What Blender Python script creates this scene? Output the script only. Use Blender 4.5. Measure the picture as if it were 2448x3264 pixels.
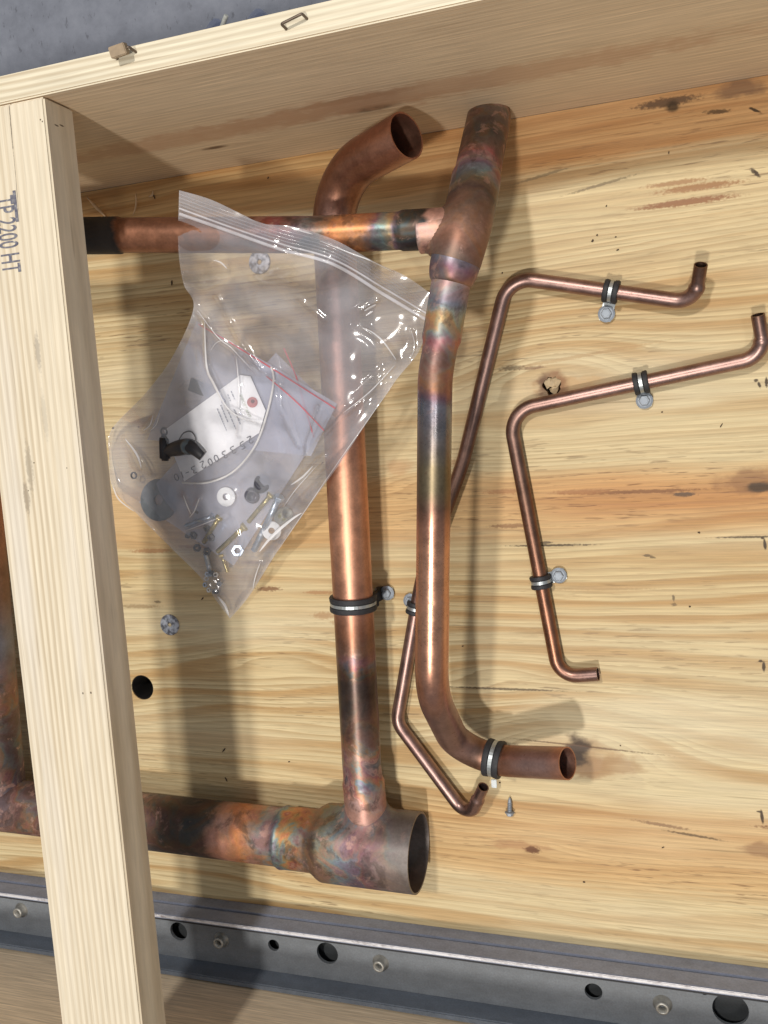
import bpy, bmesh, math, random
from mathutils import Vector, Matrix, noise as mnoise
from mathutils.geometry import delaunay_2d_cdt
rnd = random.Random(7)
for o in list(bpy.data.objects): bpy.data.objects.remove(o)
scene = bpy.context.scene
COL = scene.collection
PI = math.pi

# ------------------------------------------------------------------ camera
CAM_H = 0.8826
R = Matrix(((0.94707881, 0.02838110, 0.31974403),
            (-0.06750495, 0.99141845, 0.11194881),
            (-0.31382291, -0.12760865, 0.94086727)))
FPX = 2822.0
cd = bpy.data.cameras.new("camera"); cam = bpy.data.objects.new("camera", cd)
COL.objects.link(cam)
cd.sensor_fit = 'HORIZONTAL'; cd.sensor_width = 36; cd.lens = FPX / 2448 * 36
cd.clip_start = 0.01; cd.clip_end = 60
m4 = R.to_4x4(); m4.translation = Vector((0, 0, CAM_H)); cam.matrix_world = m4
scene.camera = cam
scene.render.resolution_x = 768; scene.render.resolution_y = 1024

# ------------------------------------------------------------------ light
world = bpy.data.worlds.new("World"); scene.world = world; world.use_nodes = True
bg = world.node_tree.nodes["Background"]
bg.inputs[0].default_value = (0.86, 0.92, 1.0, 1); bg.inputs[1].default_value = 0.25
def lamp(name, loc, watts, size, color):
    ld = bpy.data.lights.new(name, 'AREA'); ld.shape = 'DISK'; ld.size = size
    ld.energy = watts; ld.color = color
    o = bpy.data.objects.new(name, ld); COL.objects.link(o); o.location = loc
    d = Vector((-0.35, -0.1, 0)) - Vector(loc)
    o.rotation_euler = d.to_track_quat('-Z', 'Y').to_euler()
    return o
lamp("ceiling_lamp", (-0.19, -1.10, 3.0), 43, 0.20, (1.0, 0.95, 0.87))
lamp("ceiling_lamp", (-0.48, 1.00, 3.0), 44, 0.20, (1.0, 0.95, 0.88))
lamp("ceiling_lamp", (1.1, -0.5, 3.6), 10, 0.3, (1.0, 0.96, 0.9))
vs = scene.view_settings
vs.view_transform = 'Standard'; vs.look = 'None'; vs.exposure = 0.1; vs.gamma = 1.0

# ------------------------------------------------------------------ helpers
def P(x, y, z=0.0):
    """point of the scene that stands at height z on the sight line of photo point (x, y), 1659-wide"""
    k = 2448 / 1659
    d = R @ Vector(((x * k - 1224) / FPX, -(y * k - 1632) / FPX, -1))
    t = (z - CAM_H) / d.z
    return Vector((0, 0, CAM_H)) + d * t

def link(name, me, mat=None, parent=None, smooth=False, **props):
    o = bpy.data.objects.new(name, me); COL.objects.link(o)
    if mat is not None: me.materials.append(mat)
    if parent is not None: o.parent = parent
    if smooth:
        me.polygons.foreach_set("use_smooth", [True] * len(me.polygons))
    for k, v in props.items(): o[k] = v
    return o
def thing(name, label, cat, loc=(0, 0, 0), group=None):
    o = bpy.data.objects.new(name, None); COL.objects.link(o); o.location = loc
    o.empty_display_size = 0.02
    o["label"] = label; o["category"] = cat
    if group: o["group"] = group
    return o
def tag(o, label, cat, group=None):
    o["label"] = label; o["category"] = cat
    if group: o["group"] = group
    return o
def local(me, loc):
    """shift mesh so that it can be parented to an Empty at loc"""
    me.transform(Matrix.Translation(-Vector(loc))); return me
def bm_mesh(bm, name="mesh"):
    me = bpy.data.meshes.new(name); bm.to_mesh(me); bm.free(); return me
def box(x0, x1, y0, y1, z0, z1, bev=0.0, seg=2):
    bm = bmesh.new(); bmesh.ops.create_cube(bm, size=1)
    for v in bm.verts:
        v.co = Vector((x0 if v.co.x < 0 else x1, y0 if v.co.y < 0 else y1, z0 if v.co.z < 0 else z1))
    if bev: bmesh.ops.bevel(bm, geom=bm.edges[:], offset=bev, segments=seg, affect='EDGES')
    return bm_mesh(bm)
def fillet(pts, rads, step=0.003):
    """polyline with rounded corners; pts Vectors, rads per inner corner"""
    out = [pts[0].copy()]
    for i in range(1, len(pts) - 1):
        a, b, c = pts[i - 1], pts[i], pts[i + 1]
        r = rads[i - 1] if isinstance(rads, (list, tuple)) else rads
        d1 = (a - b).normalized(); d2 = (c - b).normalized()
        ang = d1.angle(d2)
        if r <= 0 or PI - ang < 0.01: out.append(b.copy()); continue
        t = r / math.tan(ang / 2)
        t = min(t, 0.48 * (a - b).length, 0.48 * (c - b).length); r = t * math.tan(ang / 2)
        p1 = b + d1 * t; p2 = b + d2 * t
        ctr = b + (d1 + d2).normalized() * (r / math.sin(ang / 2))
        sw = PI - ang; n = max(4, int(sw * r / step))
        v1 = p1 - ctr; v2 = p2 - ctr
        for j in range(n + 1):
            q = j / n
            v = (v1 * math.sin((1 - q) * sw) + v2 * math.sin(q * sw)) / math.sin(sw)
            out.append(ctr + v)
    out.append(pts[-1].copy())
    return out
def resample(pts, step):
    out = [pts[0]]
    for a, b in zip(pts[:-1], pts[1:]):
        L = (b - a).length
        if L < 1e-6: continue
        n = max(1, int(math.ceil(L / step)))
        for j in range(1, n + 1): out.append(a.lerp(b, j / n))
    return out
def sweep(pts, rad, segs=28, wall=0.0, cap0='open', cap1='open', squash=None):
    """tube along pts; rad float or function(s metres, total); wall>0 makes it hollow. 'along' = metres / total"""
    n = len(pts)
    tang = []
    for i in range(n):
        a = pts[max(0, i - 1)]; b = pts[min(n - 1, i + 1)]; tang.append((b - a).normalized())
    S = [0.0]
    for i in range(1, n): S.append(S[-1] + (pts[i] - pts[i - 1]).length)
    tot = S[-1]
    up = Vector((0, 0, 1)) if abs(tang[0].z) < 0.9 else Vector((1, 0, 0))
    nrm = (up - tang[0] * up.dot(tang[0])).normalized()
    verts, faces, al = [], [], []
    frames = []
    for i in range(n):
        if i > 0:
            q = tang[i - 1].rotation_difference(tang[i]); nrm = (q @ nrm)
            nrm = (nrm - tang[i] * nrm.dot(tang[i])).normalized()
        frames.append((nrm.copy(), tang[i].cross(nrm)))
    def ring(i, r):
        k0 = len(verts); u, w = frames[i]
        for j in range(segs):
            a = 2 * PI * j / segs
            verts.append(pts[i] + u * (math.cos(a) * r) + w * (math.sin(a) * r)); al.append(S[i] / tot)
        return k0
    R_ = (lambda s: rad(s, tot)) if callable(rad) else (lambda s: rad)
    outer = [ring(i, R_(S[i])) for i in range(n)]
    def bridge(a, b):
        for j in range(segs):
            k = (j + 1) % segs
            faces.append((a + j, a + k, b + k, b + j))
    for a, b in zip(outer[:-1], outer[1:]): bridge(a, b)
    if wall > 0:
        inner = [ring(i, R_(S[i]) - wall) for i in range(n)]
        for a, b in zip(inner[:-1], inner[1:]): bridge(b, a)
        bridge(inner[0], outer[0]); bridge(outer[-1], inner[-1])
        caps = []
    else:
        faces.append(tuple(outer[0] + j for j in reversed(range(segs))))
        faces.append(tuple(outer[-1] + j for j in range(segs)))
    me = bpy.data.meshes.new("tube"); me.from_pydata(verts, [], faces); me.update()
    at = me.attributes.new("along", 'FLOAT', 'POINT'); at.data.foreach_set("value", al)
    me.polygons.foreach_set("use_smooth", [len(f) == 4 for f in faces])
    if wall > 0:   # sharp rim
        me.set_sharp_from_angle(angle=math.radians(50))
    return me
def smoothstep(a, b, x):
    t = max(0, min(1, (x - a) / (b - a))); return t * t * (3 - 2 * t)
def profile(stops):
    """radius profile: list of (metres from start, radius, blend length)"""
    def f(s, tot):
        r = stops[0][1]
        for s0, r1, bl in stops[1:]:
            r = r + (r1 - r) * smoothstep(s0 - bl / 2, s0 + bl / 2, s)
        return r
    return f
def push(me, p0, d, rb, rf, n_outer):
    """raise a smooth collar on a tube where a branch of radius rb leaves it along d"""
    d = d.normalized()
    for i, v in enumerate(me.vertices):
        if i >= n_outer: break
        w = v.co - p0; a = w.dot(d)
        if a <= 0: continue
        q_ = (w - d * a).length
        if q_ < rb + rf:
            k = rb + rf - max(q_, rb)
            v.co += d * (rf - math.sqrt(max(0, rf * rf - k * k)))
    me.update(); return me
def plate(outline, holes, z0, z1, name="plate", lines=()):
    """flat plate with through holes: outline and holes are lists of (x, y)"""
    vs_, es, loops = [], [], []
    for lp in [outline] + holes:
        k = len(vs_); vs_ += [Vector(p) for p in lp]; m = len(lp)
        es += [(k + i, k + (i + 1) % m) for i in range(m)]; loops.append((k, m))
    for a_, b_ in lines:
        es.append((len(vs_), len(vs_) + 1)); vs_ += [Vector(a_), Vector(b_)]
    ov, oe, of, iv, ie, if_ = delaunay_2d_cdt(vs_, es, [], 1, 1e-6)
    def inside(p, poly):
        c = False; j = len(poly) - 1
        for i in range(len(poly)):
            a, b = poly[i], poly[j]
            if (a[1] > p[1]) != (b[1] > p[1]) and p[0] < (b[0] - a[0]) * (p[1] - a[1]) / (b[1] - a[1]) + a[0]: c = not c
            j = i
        return c
    V = [(v.x, v.y, z1) for v in ov]; nV = len(V); V += [(v.x, v.y, z0) for v in ov]
    F = []
    for f in of:
        c = sum((ov[i] for i in f), Vector((0, 0))) / len(f)
        if any(inside(c, h) for h in holes): continue
        F.append(tuple(f)); F.append(tuple(nV + i for i in reversed(f)))
    back = {}
    for i, src in enumerate(iv):
        for s in src: back[s] = i
    for k, m in loops:
        for i in range(m):
            a = back[k + i]; b = back[k + (i + 1) % m]
            F.append((a, nV + a, nV + b, b))
    me = bpy.data.meshes.new(name); me.from_pydata(V, [], F); me.update()
    bm = bmesh.new(); bm.from_mesh(me); bmesh.ops.recalc_face_normals(bm, faces=bm.faces); bm.to_mesh(me); bm.free()
    return me
def circle(cx, cy, r, n=28, jit=0, seed=0):
    q = random.Random(seed)
    return [(cx + math.cos(2 * PI * i / n) * r * (1 + q.uniform(-jit, jit)), cy + math.sin(2 * PI * i / n) * r * (1 + q.uniform(-jit, jit))) for i in range(n)]
def lathe(prof, segs=24, axis=Vector((0, 0, 1)), at=Vector((0, 0, 0)), hexr=None):
    """profile [(r, h)] turned about axis through at"""
    axis = axis.normalized(); q = Vector((0, 0, 1)).rotation_difference(axis).to_matrix()
    V, F = [], []
    for r, h in prof:
        for j in range(segs):
            a = 2 * PI * j / segs
            V.append(q @ Vector((math.cos(a) * r, math.sin(a) * r, h)) + at)
    m = len(prof)
    for i in range(m - 1):
        for j in range(segs):
            k = (j + 1) % segs
            F.append((i * segs + j, i * segs + k, (i + 1) * segs + k, (i + 1) * segs + j))
    F.append(tuple(reversed(range(segs)))); F.append(tuple((m - 1) * segs + j for j in range(segs)))
    me = bpy.data.meshes.new("lathe"); me.from_pydata(V, [], F); me.update(); return me
def ring_mesh(prof, segs=32, axis=Vector((0, 0, 1)), at=Vector((0, 0, 0))):
    """closed profile [(r,h)...] turned: a ring"""
    axis = axis.normalized(); q = Vector((0, 0, 1)).rotation_difference(axis).to_matrix()
    V, F = [], []; m = len(prof)
    for r, h in prof:
        for j in range(segs):
            a = 2 * PI * j / segs
            V.append(q @ Vector((math.cos(a) * r, math.sin(a) * r, h)) + at)
    for i in range(m):
        n = (i + 1) % m
        for j in range(segs):
            k = (j + 1) % segs
            F.append((i * segs + j, i * segs + k, n * segs + k, n * segs + j))
    me = bpy.data.meshes.new("ring"); me.from_pydata(V, [], F); me.update(); return me
def merge(*mes):
    bm = bmesh.new()
    for m in mes: bm.from_mesh(m)
    return bm_mesh(bm)

# ------------------------------------------------------------------ material helpers
class S:
    """tiny expression builder over shader math nodes"""
    def __init__(s, t, sock): s.t = t; s.s = sock
    def _op(s, op, b=None, c=None):
        n = s.t.nodes.new('ShaderNodeMath'); n.operation = op
        for i, v in enumerate((s, b, c)):
            if v is None: continue
            if isinstance(v, S): s.t.links.new(v.s, n.inputs[i])
            else: n.inputs[i].default_value = v
        return S(s.t, n.outputs[0])
    def __add__(s, o): return s._op('ADD', o)
    __radd__ = __add__
    def __sub__(s, o): return s._op('SUBTRACT', o)
    def __rsub__(s, o): return (s * -1) + o
    def __mul__(s, o): return s._op('MULTIPLY', o)
    __rmul__ = __mul__
    def __truediv__(s, o): return s._op('DIVIDE', o)
    def f(s, op, *a): return s._op(op, *a)
    def sstep(s, a, b):
        n = s.t.nodes.new('ShaderNodeMapRange'); n.interpolation_type = 'SMOOTHSTEP'
        s.t.links.new(s.s, n.inputs[0]); n.inputs[1].default_value = a; n.inputs[2].default_value = b
        return S(s.t, n.outputs[0])
    def rng(s, a, b, c, d):
        n = s.t.nodes.new('ShaderNodeMapRange')
        s.t.links.new(s.s, n.inputs[0])
        for i, v in enumerate((a, b, c, d)): n.inputs[i + 1].default_value = v
        return S(s.t, n.outputs[0])
class M:
    def __init__(s, name):
        s.m = bpy.data.materials.new(name); s.m.use_nodes = True; s.t = s.m.node_tree
        s.n = s.t.nodes; s.b = s.n["Principled BSDF"]; s.out = s.n["Material Output"]
    def coord(s):
        tc = s.n.new('ShaderNodeTexCoord'); sp = s.n.new('ShaderNodeSeparateXYZ')
        s.t.links.new(tc.outputs['Object'], sp.inputs[0])
        return [S(s.t, sp.outputs[i]) for i in range(3)]
    def vec(s, x, y, z):
        n = s.n.new('ShaderNodeCombineXYZ')
        for i, v in enumerate((x, y, z)):
            if isinstance(v, S): s.t.links.new(v.s, n.inputs[i])
            else: n.inputs[i].default_value = v
        return n.outputs[0]
    def noise(s, x, y, z=0.0, detail=2.0, rough=0.5, dist=0.0):
        n = s.n.new('ShaderNodeTexNoise'); n.inputs['Scale'].default_value = 1
        n.inputs['Detail'].default_value = detail; n.inputs['Roughness'].default_value = rough
        n.inputs['Distortion'].default_value = dist
        s.t.links.new(s.vec(x, y, z), n.inputs['Vector']); return S(s.t, n.outputs['Fac'])
    def attr(s, name):
        n = s.n.new('ShaderNodeAttribute'); n.attribute_name = name; return S(s.t, n.outputs['Fac'])
    def ramp(s, fac, stops, interp='LINEAR'):
        n = s.n.new('ShaderNodeValToRGB'); s.t.links.new(fac.s, n.inputs[0]); cr = n.color_ramp
        cr.interpolation = interp
        stops = sorted(stops, key=lambda q: q[0])
        while len(cr.elements) < len(stops): cr.elements.new(1.0)
        for e, (p, c) in zip(cr.elements, stops):
            e.position = max(0, min(1, p)); e.color = (c[0], c[1], c[2], 1) if isinstance(c, (tuple, list)) else (c, c, c, 1)
        return n.outputs[0]
    def val(s, sock):
        n = s.n.new('ShaderNodeRGBToBW'); s.t.links.new(sock, n.inputs[0]); return S(s.t, n.outputs[0])
    def mix(s, fac, a, b, mode='MIX'):
        n = s.n.new('ShaderNodeMix'); n.data_type = 'RGBA'; n.blend_type = mode
        for i, v in ((0, fac), (6, a), (7, b)):
            if isinstance(v, S): s.t.links.new(v.s, n.inputs[i])
            elif isinstance(v, (tuple, list)): n.inputs[i].default_value = (v[0], v[1], v[2], 1)
            elif isinstance(v, (int, float)): n.inputs[i].default_value = v
            else: s.t.links.new(v, n.inputs[i])
        return n.outputs[2]
    def scale(s, col, k):   # multiply colour by scalar socket
        g = s.n.new('ShaderNodeCombineColor')
        for i in range(3): s.t.links.new(k.s, g.inputs[i])
        return s.mix(1.0, col, g.outputs[0], 'MULTIPLY')
    def set(s, **kw):
        for k, v in kw.items():
            i = s.b.inputs[{'color': 'Base Color', 'rough': 'Roughness', 'metal': 'Metallic', 'spec': 'Specular IOR Level', 'coat': 'Coat Weight'}[k]]
            if isinstance(v, S): s.t.links.new(v.s, i)
            elif isinstance(v, (tuple, list)): i.default_value = (v[0], v[1], v[2], 1)
            elif isinstance(v, (int, float)): i.default_value = v
            else: s.t.links.new(v, i)
        return s
    def bump(s, h, strength, dist):
        n = s.n.new('ShaderNodeBump'); n.inputs['Strength'].default_value = strength; n.inputs['Distance'].default_value = dist
        s.t.links.new(h.s, n.inputs['Height']); s.t.links.new(n.outputs[0], s.b.inputs['Normal']); return s

def plain(name, color, rough=0.5, metal=0.0, var=0.25, scale=150):
    m = M(name); x, y, z = m.coord()
    n = m.noise(x * scale, y * scale, z * scale, 3)
    m.set(color=m.scale(m.mix(0.0, color, color), n.rng(0.2, 0.8, 1 - var, 1 + var)), rough=n.rng(0.2, 0.8, rough * 0.8, min(1, rough * 1.2)), metal=metal)
    return m.m

def wood(name, along, across, early, late, K, A, na, nb, knots=(), stains=(), bands=None, tilt=0.35, fibre=0.2, seed=0.0, latep=2.5, latemax=0.85, rough=0.55, pale=None, greyc=None, broadK=0, broadc=(.5, .3, .14), fray=0.0, sym=False):
    m = M(name); c = m.coord(); u = c[along]
    v = c[across] + c[3 - along - across] * tilt
    v0 = v
    kd = None
    for (ku, kv, rx, ry, core) in knots:
        dx = (u - ku) / rx; dy = (v0 - kv) / ry
        g = (dx * dx + dy * dy).f('MULTIPLY', -1.0).f('EXPONENT')
        v = v - (v0 - kv) * g * 0.85 - g * (ry * 0.55)
        # the knot itself
        if core > 0:
            wob = m.noise(u * 90, v0 * 90, 1.0, 2)
            ex = (u - ku) / (rx * core); ey = (v0 - kv) / (ry * core)
            d = (ex * ex + ey * ey).f('SQRT') + (wob - 0.5) * 0.7
            k = 1.0 - d.sstep(0.35, 1.25)
            kd = k if kd is None else kd.f('MAXIMUM', k)
    n1 = m.noise(u * na, v0 * nb, seed, 2, 0.45)
    n2 = m.noise(u * na * 4, v0 * nb * 5, seed + 3, 2, 0.5)
    fib = m.noise(u * 22, v0 * 1100, seed + 5, 2, 0.6)
    fib2 = m.noise(u * 5, v0 * 260, seed + 6, 3, 0.6)
    f = v * K + n1 * A + n2 * (A * 0.12) + (fib2 - 0.5) * fray
    saw = f.f('FRACT')
    lt = (saw.sstep(0.12, 0.60) * (1.0 - saw.sstep(0.66, 1.0))) if sym else saw.f('POWER', latep) * (1.0 - saw.sstep(0.90, 1.0))
    strength = m.noise(u * 1.3, v0 * 14, seed + 9, 2).rng(0.3, 0.7, latemax * 0.25, latemax)
    col = m.mix(lt * strength, early, late)
    if broadK:
        g_ = (v * broadK + n1 * (A * broadK / K * 1.6) + n2 * 1.1 + (fib2 - 0.5) * 0.22).f('FRACT')
        bl_ = g_.sstep(0.25, 0.70) * (1.0 - g_.sstep(0.80, 0.97))
        rs = m.noise(u * 1.1, v0 * 7, seed + 31, 2).rng(0.35, 0.62, 0.15, 0.95)
        col = m.mix(bl_ * rs, col, broadc)
        dsh = m.noise(u * 34, v0 * 430, seed + 33, 2, 0.6).sstep(0.58, 0.68) * m.noise(u * 3, v0 * 16, seed + 35, 2).rng(0.42, 0.64, 0.0, 0.7)
        col = m.mix(dsh, col, (0.20, 0.115, 0.055))
    broad = m.noise(u * 2.2, v0 * 11, seed + 11, 3)
    if pale is not None: col = m.mix(broad.sstep(0.45, 0.72) * 0.7, col, pale)
    if greyc is not None: col = m.mix(m.noise(u * 3, v0 * 30, seed + 17, 3).sstep(0.5, 0.75) * 0.6, col, greyc)
    if bands is not None:
        warp = m.noise(u * 2.0, v0 * 9, seed + 21, 3, 0.55)
        for (b0, b1, soft, amt, colr, u0, u1) in bands:
            vv = v0 + (warp - 0.5) * 0.05 + (fib2 - 0.5) * 0.012
            k = vv.sstep(b0 - soft, b0 + soft) * (1.0 - vv.sstep(b1 - soft, b1 + soft))
            if u0 is not None: k = k * u.sstep(u0, u1)
            col = m.mix(k * amt, col, colr, 'MULTIPLY')
    streak = m.noise(u * 9, v0 * 380, seed + 13, 1).sstep(0.70, 0.78)
    col = m.mix(streak * 0.35, col, (late[0] * 0.45, late[1] * 0.4, late[2] * 0.35))
    col = m.scale(col, fib.rng(0.25, 0.75, 1 - fibre, 1 + fibre * 0.6))
    col = m.scale(col, fib2.rng(0.25, 0.75, 1 - fibre * 0.7, 1 + fibre * 0.5))
    fib3 = m.noise(u * 16, v0 * 560, seed + 41, 3, 0.7)
    col = m.scale(col, fib3.rng(0.32, 0.68, 1 - fibre * 1.3, 1 + fibre * 0.8))
    if kd is not None:
        rings = m.noise(u * 120, v0 * 160, 4.0, 3)
        col = m.mix(kd * 0.85, col, m.mix(rings, (0.16, 0.075, 0.035), (0.05, 0.025, 0.015)))
    if stains:
        wf = (m.noise(u * 300, v0 * 420, 2.0, 3) - 0.5) * 1.3; wc = (m.noise(u * 60, v0 * 90, 5.0, 3) - 0.5) * 1.3
        uv = m.vec(u, v0, 0.0)
    for (su, sv, sx, sy, ang, colr, amt) in stains:
        mp = m.n.new('ShaderNodeMapping'); mp.vector_type = 'TEXTURE'; m.t.links.new(uv, mp.inputs[0])
        mp.inputs['Location'].default_value = (su, sv, 0); mp.inputs['Rotation'].default_value = (0, 0, ang); mp.inputs['Scale'].default_value = (sx, sy, 1)
        ln = m.n.new('ShaderNodeVectorMath'); ln.operation = 'LENGTH'; m.t.links.new(mp.outputs[0], ln.inputs[0])
        d = S(m.t, ln.outputs['Value']) + (wf if sy < .006 else wc)
        k = d.sstep(0.45, 1.05); k.s.node.inputs[3].default_value = amt; k.s.node.inputs[4].default_value = 0.0
        col = m.mix(k, col, colr)
    m.set(color=col, rough=(lt * -0.12) + rough, spec=0.35)
    m.bump(lt * 0.25 + fib * 0.5 + fib2 * 0.4, 0.18, 0.0008)
    return m.m

CU = dict(bright=(.70, .365, .235), cu=(.53, .265, .18), pink=(.39, .25, .22), brown=(.225, .13, .095), dark=(.085, .06, .052),
          black=(.035, .03, .03), steel=(.21, .225, .28), straw=(.46, .32, .15), purple=(.19, .11, .155), orange=(.66, .27, .11),
          salmon=(.64, .36, .29), olive=(.22, .175, .11), red=(.43, .12, .11), grey=(.24, .205, .19), rust=(.33, .155, .095))
def copper(name, stops, heat=((0, 0.0), (1, 0.0)), rough=((0, .27), (1, .27)), warp=0.05, wscale=22, seed=0.0, dirt=0.3, spots=0.0, heatscale=19, oxide=((0, .93), (1, .93))):
    m = M(name); x, y, z = m.coord(); a = m.attr("along")
    w = m.noise(x * wscale, y * wscale, z * wscale + seed, 4, 0.6, 0.6)
    s = a + (w - 0.5) * warp
    col = m.ramp(s, [(p, CU[c] if isinstance(c, str) else c) for p, c in stops])
    hn = m.noise(x * heatscale, y * heatscale, z * heatscale + seed + 5, 4, 0.6, 0.5)
    hc = m.ramp(hn.rng(0.33, 0.67, 0, 1), [(0, CU['dark']), (.14, CU['purple']), (.26, CU['steel']), (.36, (.22, .36, .36)), (.46, CU['straw']),
                                            (.56, CU['orange']), (.68, CU['red']), (.78, CU['salmon']), (.88, CU['dark']), (1, CU['steel'])])
    hm = m.val(m.ramp(s, list(heat)))
    col = m.mix(hm, col, hc)
    sc1 = m.noise(x * 30, y * 30, z * 30 + seed + 8, 6, 0.66, 0.4); sc2 = m.noise(x * 48, y * 48, z * 48 + seed + 12, 6, 0.68, 0.3)
    hs = hm.sstep(0.02, 0.16)
    col = m.mix(sc1.sstep(0.53, 0.62) * hs * 0.55, col, (.075, .052, .045))      # scorched scale
    col = m.mix(sc2.sstep(0.56, 0.64) * hs * 0.5, col, (.62, .37, .30))          # flux-cleaned spots
    d1 = m.noise(x * 60, y * 60, z * 60 + seed, 5, 0.65)
    d2 = m.noise(x * 420, y * 420, z * 420 + seed, 3, 0.6)
    col = m.scale(col, d1.rng(0.3, 0.7, 1 - dirt, 1.08))
    col = m.scale(col, d2.rng(0.3, 0.7, 0.88, 1.06))
    if spots > 0:
        sp = m.noise(x * 260, y * 260, z * 260 + seed + 2, 1).sstep(0.70, 0.76)
        col = m.mix(sp * spots, col, (.16, .07, .05))
    rg = m.val(m.ramp(s, list(rough)))
    m.set(color=col, metal=m.val(m.ramp(s, list(oxide))), rough=rg + (d1 - 0.5) * 0.22 + (d2 - 0.5) * 0.08)
    m.bump(d1 * 0.6 + d2 * 0.25, 0.12, 0.0006)
    return m.m

# ------------------------------------------------------------------ dimensions of the crate
H = 0.2598; XB = -0.4754; YW = 0.2694; YC = -0.5689; YB = -0.642
PLY = 0.018; BT = 0.022

# ------------------------------------------------------------------ ground
mm = M("concrete"); x, y, z = mm.coord()
n1 = mm.noise(x * 5, y * 5, 0, 5, 0.6); n2 = mm.noise(x * 45, y * 45, 1, 5, 0.65)
n3 = mm.noise(x * 150, y * 60, 2, 3, 0.6).sstep(0.60, 0.72); n4 = mm.noise(x * 240, y * 240, 3, 2).sstep(0.76, 0.8)
col = mm.ramp(n1 * 0.55 + n2 * 0.45, [(.25, (.12, .13, .16)), (.5, (.20, .215, .26)), (.75, (.28, .295, .345))])
col = mm.mix(n3 * 0.5, col, (.05, .052, .065)); col = mm.mix(n4 * 0.6, col, (.5, .5, .5))
mm.set(color=col, rough=0.75); mm.bump(n2, 0.25, 0.002)
GZ = -0.11
g = link("ground", box(-6, 6, -6, 6, GZ - 0.1, GZ), mm.m, kind="structure")

# ------------------------------------------------------------------ crate
crate = thing("wooden_crate", "open pine shipping crate with plywood base, side boards and a flat cross beam", "crate")
q = lambda X, Y: P(X, Y, 0.0)
def stain(X, Y, lx, ly, col, amt, ang=0.0):
    p = q(X, Y); k = 0.00056
    return (p.x, p.y, lx * k, ly * k, ang, col, amt)
DK = (.05, .028, .012); RB = (.20, .085, .035); OR = (.36, .16, .06)
fl_stains = [
    stain(1440, 221, 60, 9, (.10, .055, .032), .85), stain(1455, 228, 16, 12, DK, .9), stain(1600, 193, 44, 17, (.18, .095, .055), .7),
    stain(1225, 832, 70, 20, (.52, .30, .12), .6), stain(1192, 832, 34, 28, (.26, .12, .05), .85), stain(1178, 832, 16, 22, (.12, .06, .03), .8), stain(1250, 1620, 24, 38, (.055, .03, .018), .95), stain(1300, 1655, 95, 26, (.36, .20, .09), .6, .1), stain(1262, 1635, 44, 50, (.34, .19, .09), .4),
    stain(1150, 1836, 18, 9, (.15, .06, .025), .9), stain(1120, 1826, 70, 12, (.40, .2, .09), .6),
    stain(1645, 1052, 26, 11, DK, .9), stain(1625, 1040, 70, 26, RB, .6), stain(1478, 1068, 24, 5, (.08, .048, .03), .85), stain(1380, 1062, 130, 4, RB, .8),
    stain(1255, 1063, 60, 6, OR, .8), stain(1095, 1062, 55, 6, OR, .7), stain(1105, 1136, 50, 5, RB, .7),
    stain(1190, 1178, 90, 2.6, DK, .9), stain(1620, 1160, 70, 2.4, DK, .8), stain(1180, 1172, 14, 3, DK, .8), stain(1398, 1200, 9, 3, DK, .7), stain(1410, 1204, 6, 2.5, DK, .7), stain(1455, 1292, 3, 7, DK, .7), stain(1456, 1306, 6, 4, DK, .6),
    stain(1085, 1488, 130, 2.6, DK, .75), stain(1260, 1612, 160, 2.2, (.12, .06, .03), .7, -.06),
    stain(1510, 404, 80, 7, (.34, .17, .07), .9), stain(1480, 437, 95, 7, (.28, .12, .05), .9), stain(1460, 395, 60, 5, (.34, .17, .07), .8),
    stain(1550, 241, 26, 4, DK, .8, -.1), stain(1295, 400, 70, 3, (.18, .13, .07), .7, .15), stain(1170, 380, 60, 3, (.18, .13, .07), .6, .15),
    stain(1290, 1272, 120, 3, (.42, .27, .13), .6), stain(580, 1272, 34, 6, (.20, .09, .04), .85), stain(545, 1215, 30, 4, (.26, .14, .07), .7), stain(690, 1280, 40, 5, OR, .6),
    stain(1650, 1440, 3.2, 13, DK, .95), stain(1643, 1428, 4.5, 3, DK, .9), stain(1646, 1764, 3.2, 15, DK, .95, .1), stain(1640, 1753, 5, 2.6, DK, .9), stain(1652, 1174, 2.8, 13, DK, .95, .1), stain(1647, 1162, 4, 2.6, DK, .9), stain(1634, 822, 4, 3.4, DK, .9), stain(1640, 831, 2.8, 8, DK, .95, .3), stain(1656, 826, 3.4, 9, DK, .95),
    stain(1628, 370, 9, 4, DK, .9, -.8), stain(1635, 376, 8, 3.5, DK, .9, -.9), stain(1631, 238, 13, 2.8, DK, .95, -.55),
    stain(1700, 1790, 60, 5, RB, .8), stain(1500, 1805, 60, 3, DK, .7, -.1), stain(1645, 1836, 40, 16, (.24, .11, .05), .6), stain(1430, 1782, 60, 4, (.2, .1, .05), .7, -.1),
    stain(1150, 795, 26, 4, (.2, .1, .05), .7), stain(1105, 795, 30, 5, DK, .6),
    stain(430, 1180, 60, 5, OR, .7), stain(330, 1190, 60, 6, OR, .7), stain(300, 1310, 60, 5, (.3, .2, .1), .7), stain(700, 1330, 30, 9, OR, .5), stain(750, 1345, 40, 7, OR, .5),
    stain(340, 1300, 10, 4, DK, .6), stain(620, 1870, 40, 4, (.24, .12, .05), .7), stain(1250, 770, 160, 4, (.45, .28, .13), .5, .1), stain(975, 1000, 55, 9, OR, .45), stain(860, 1010, 40, 20, (.48, .24, .10), .45),
]
yb = lambda Y, X=900: q(X, Y).y
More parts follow.
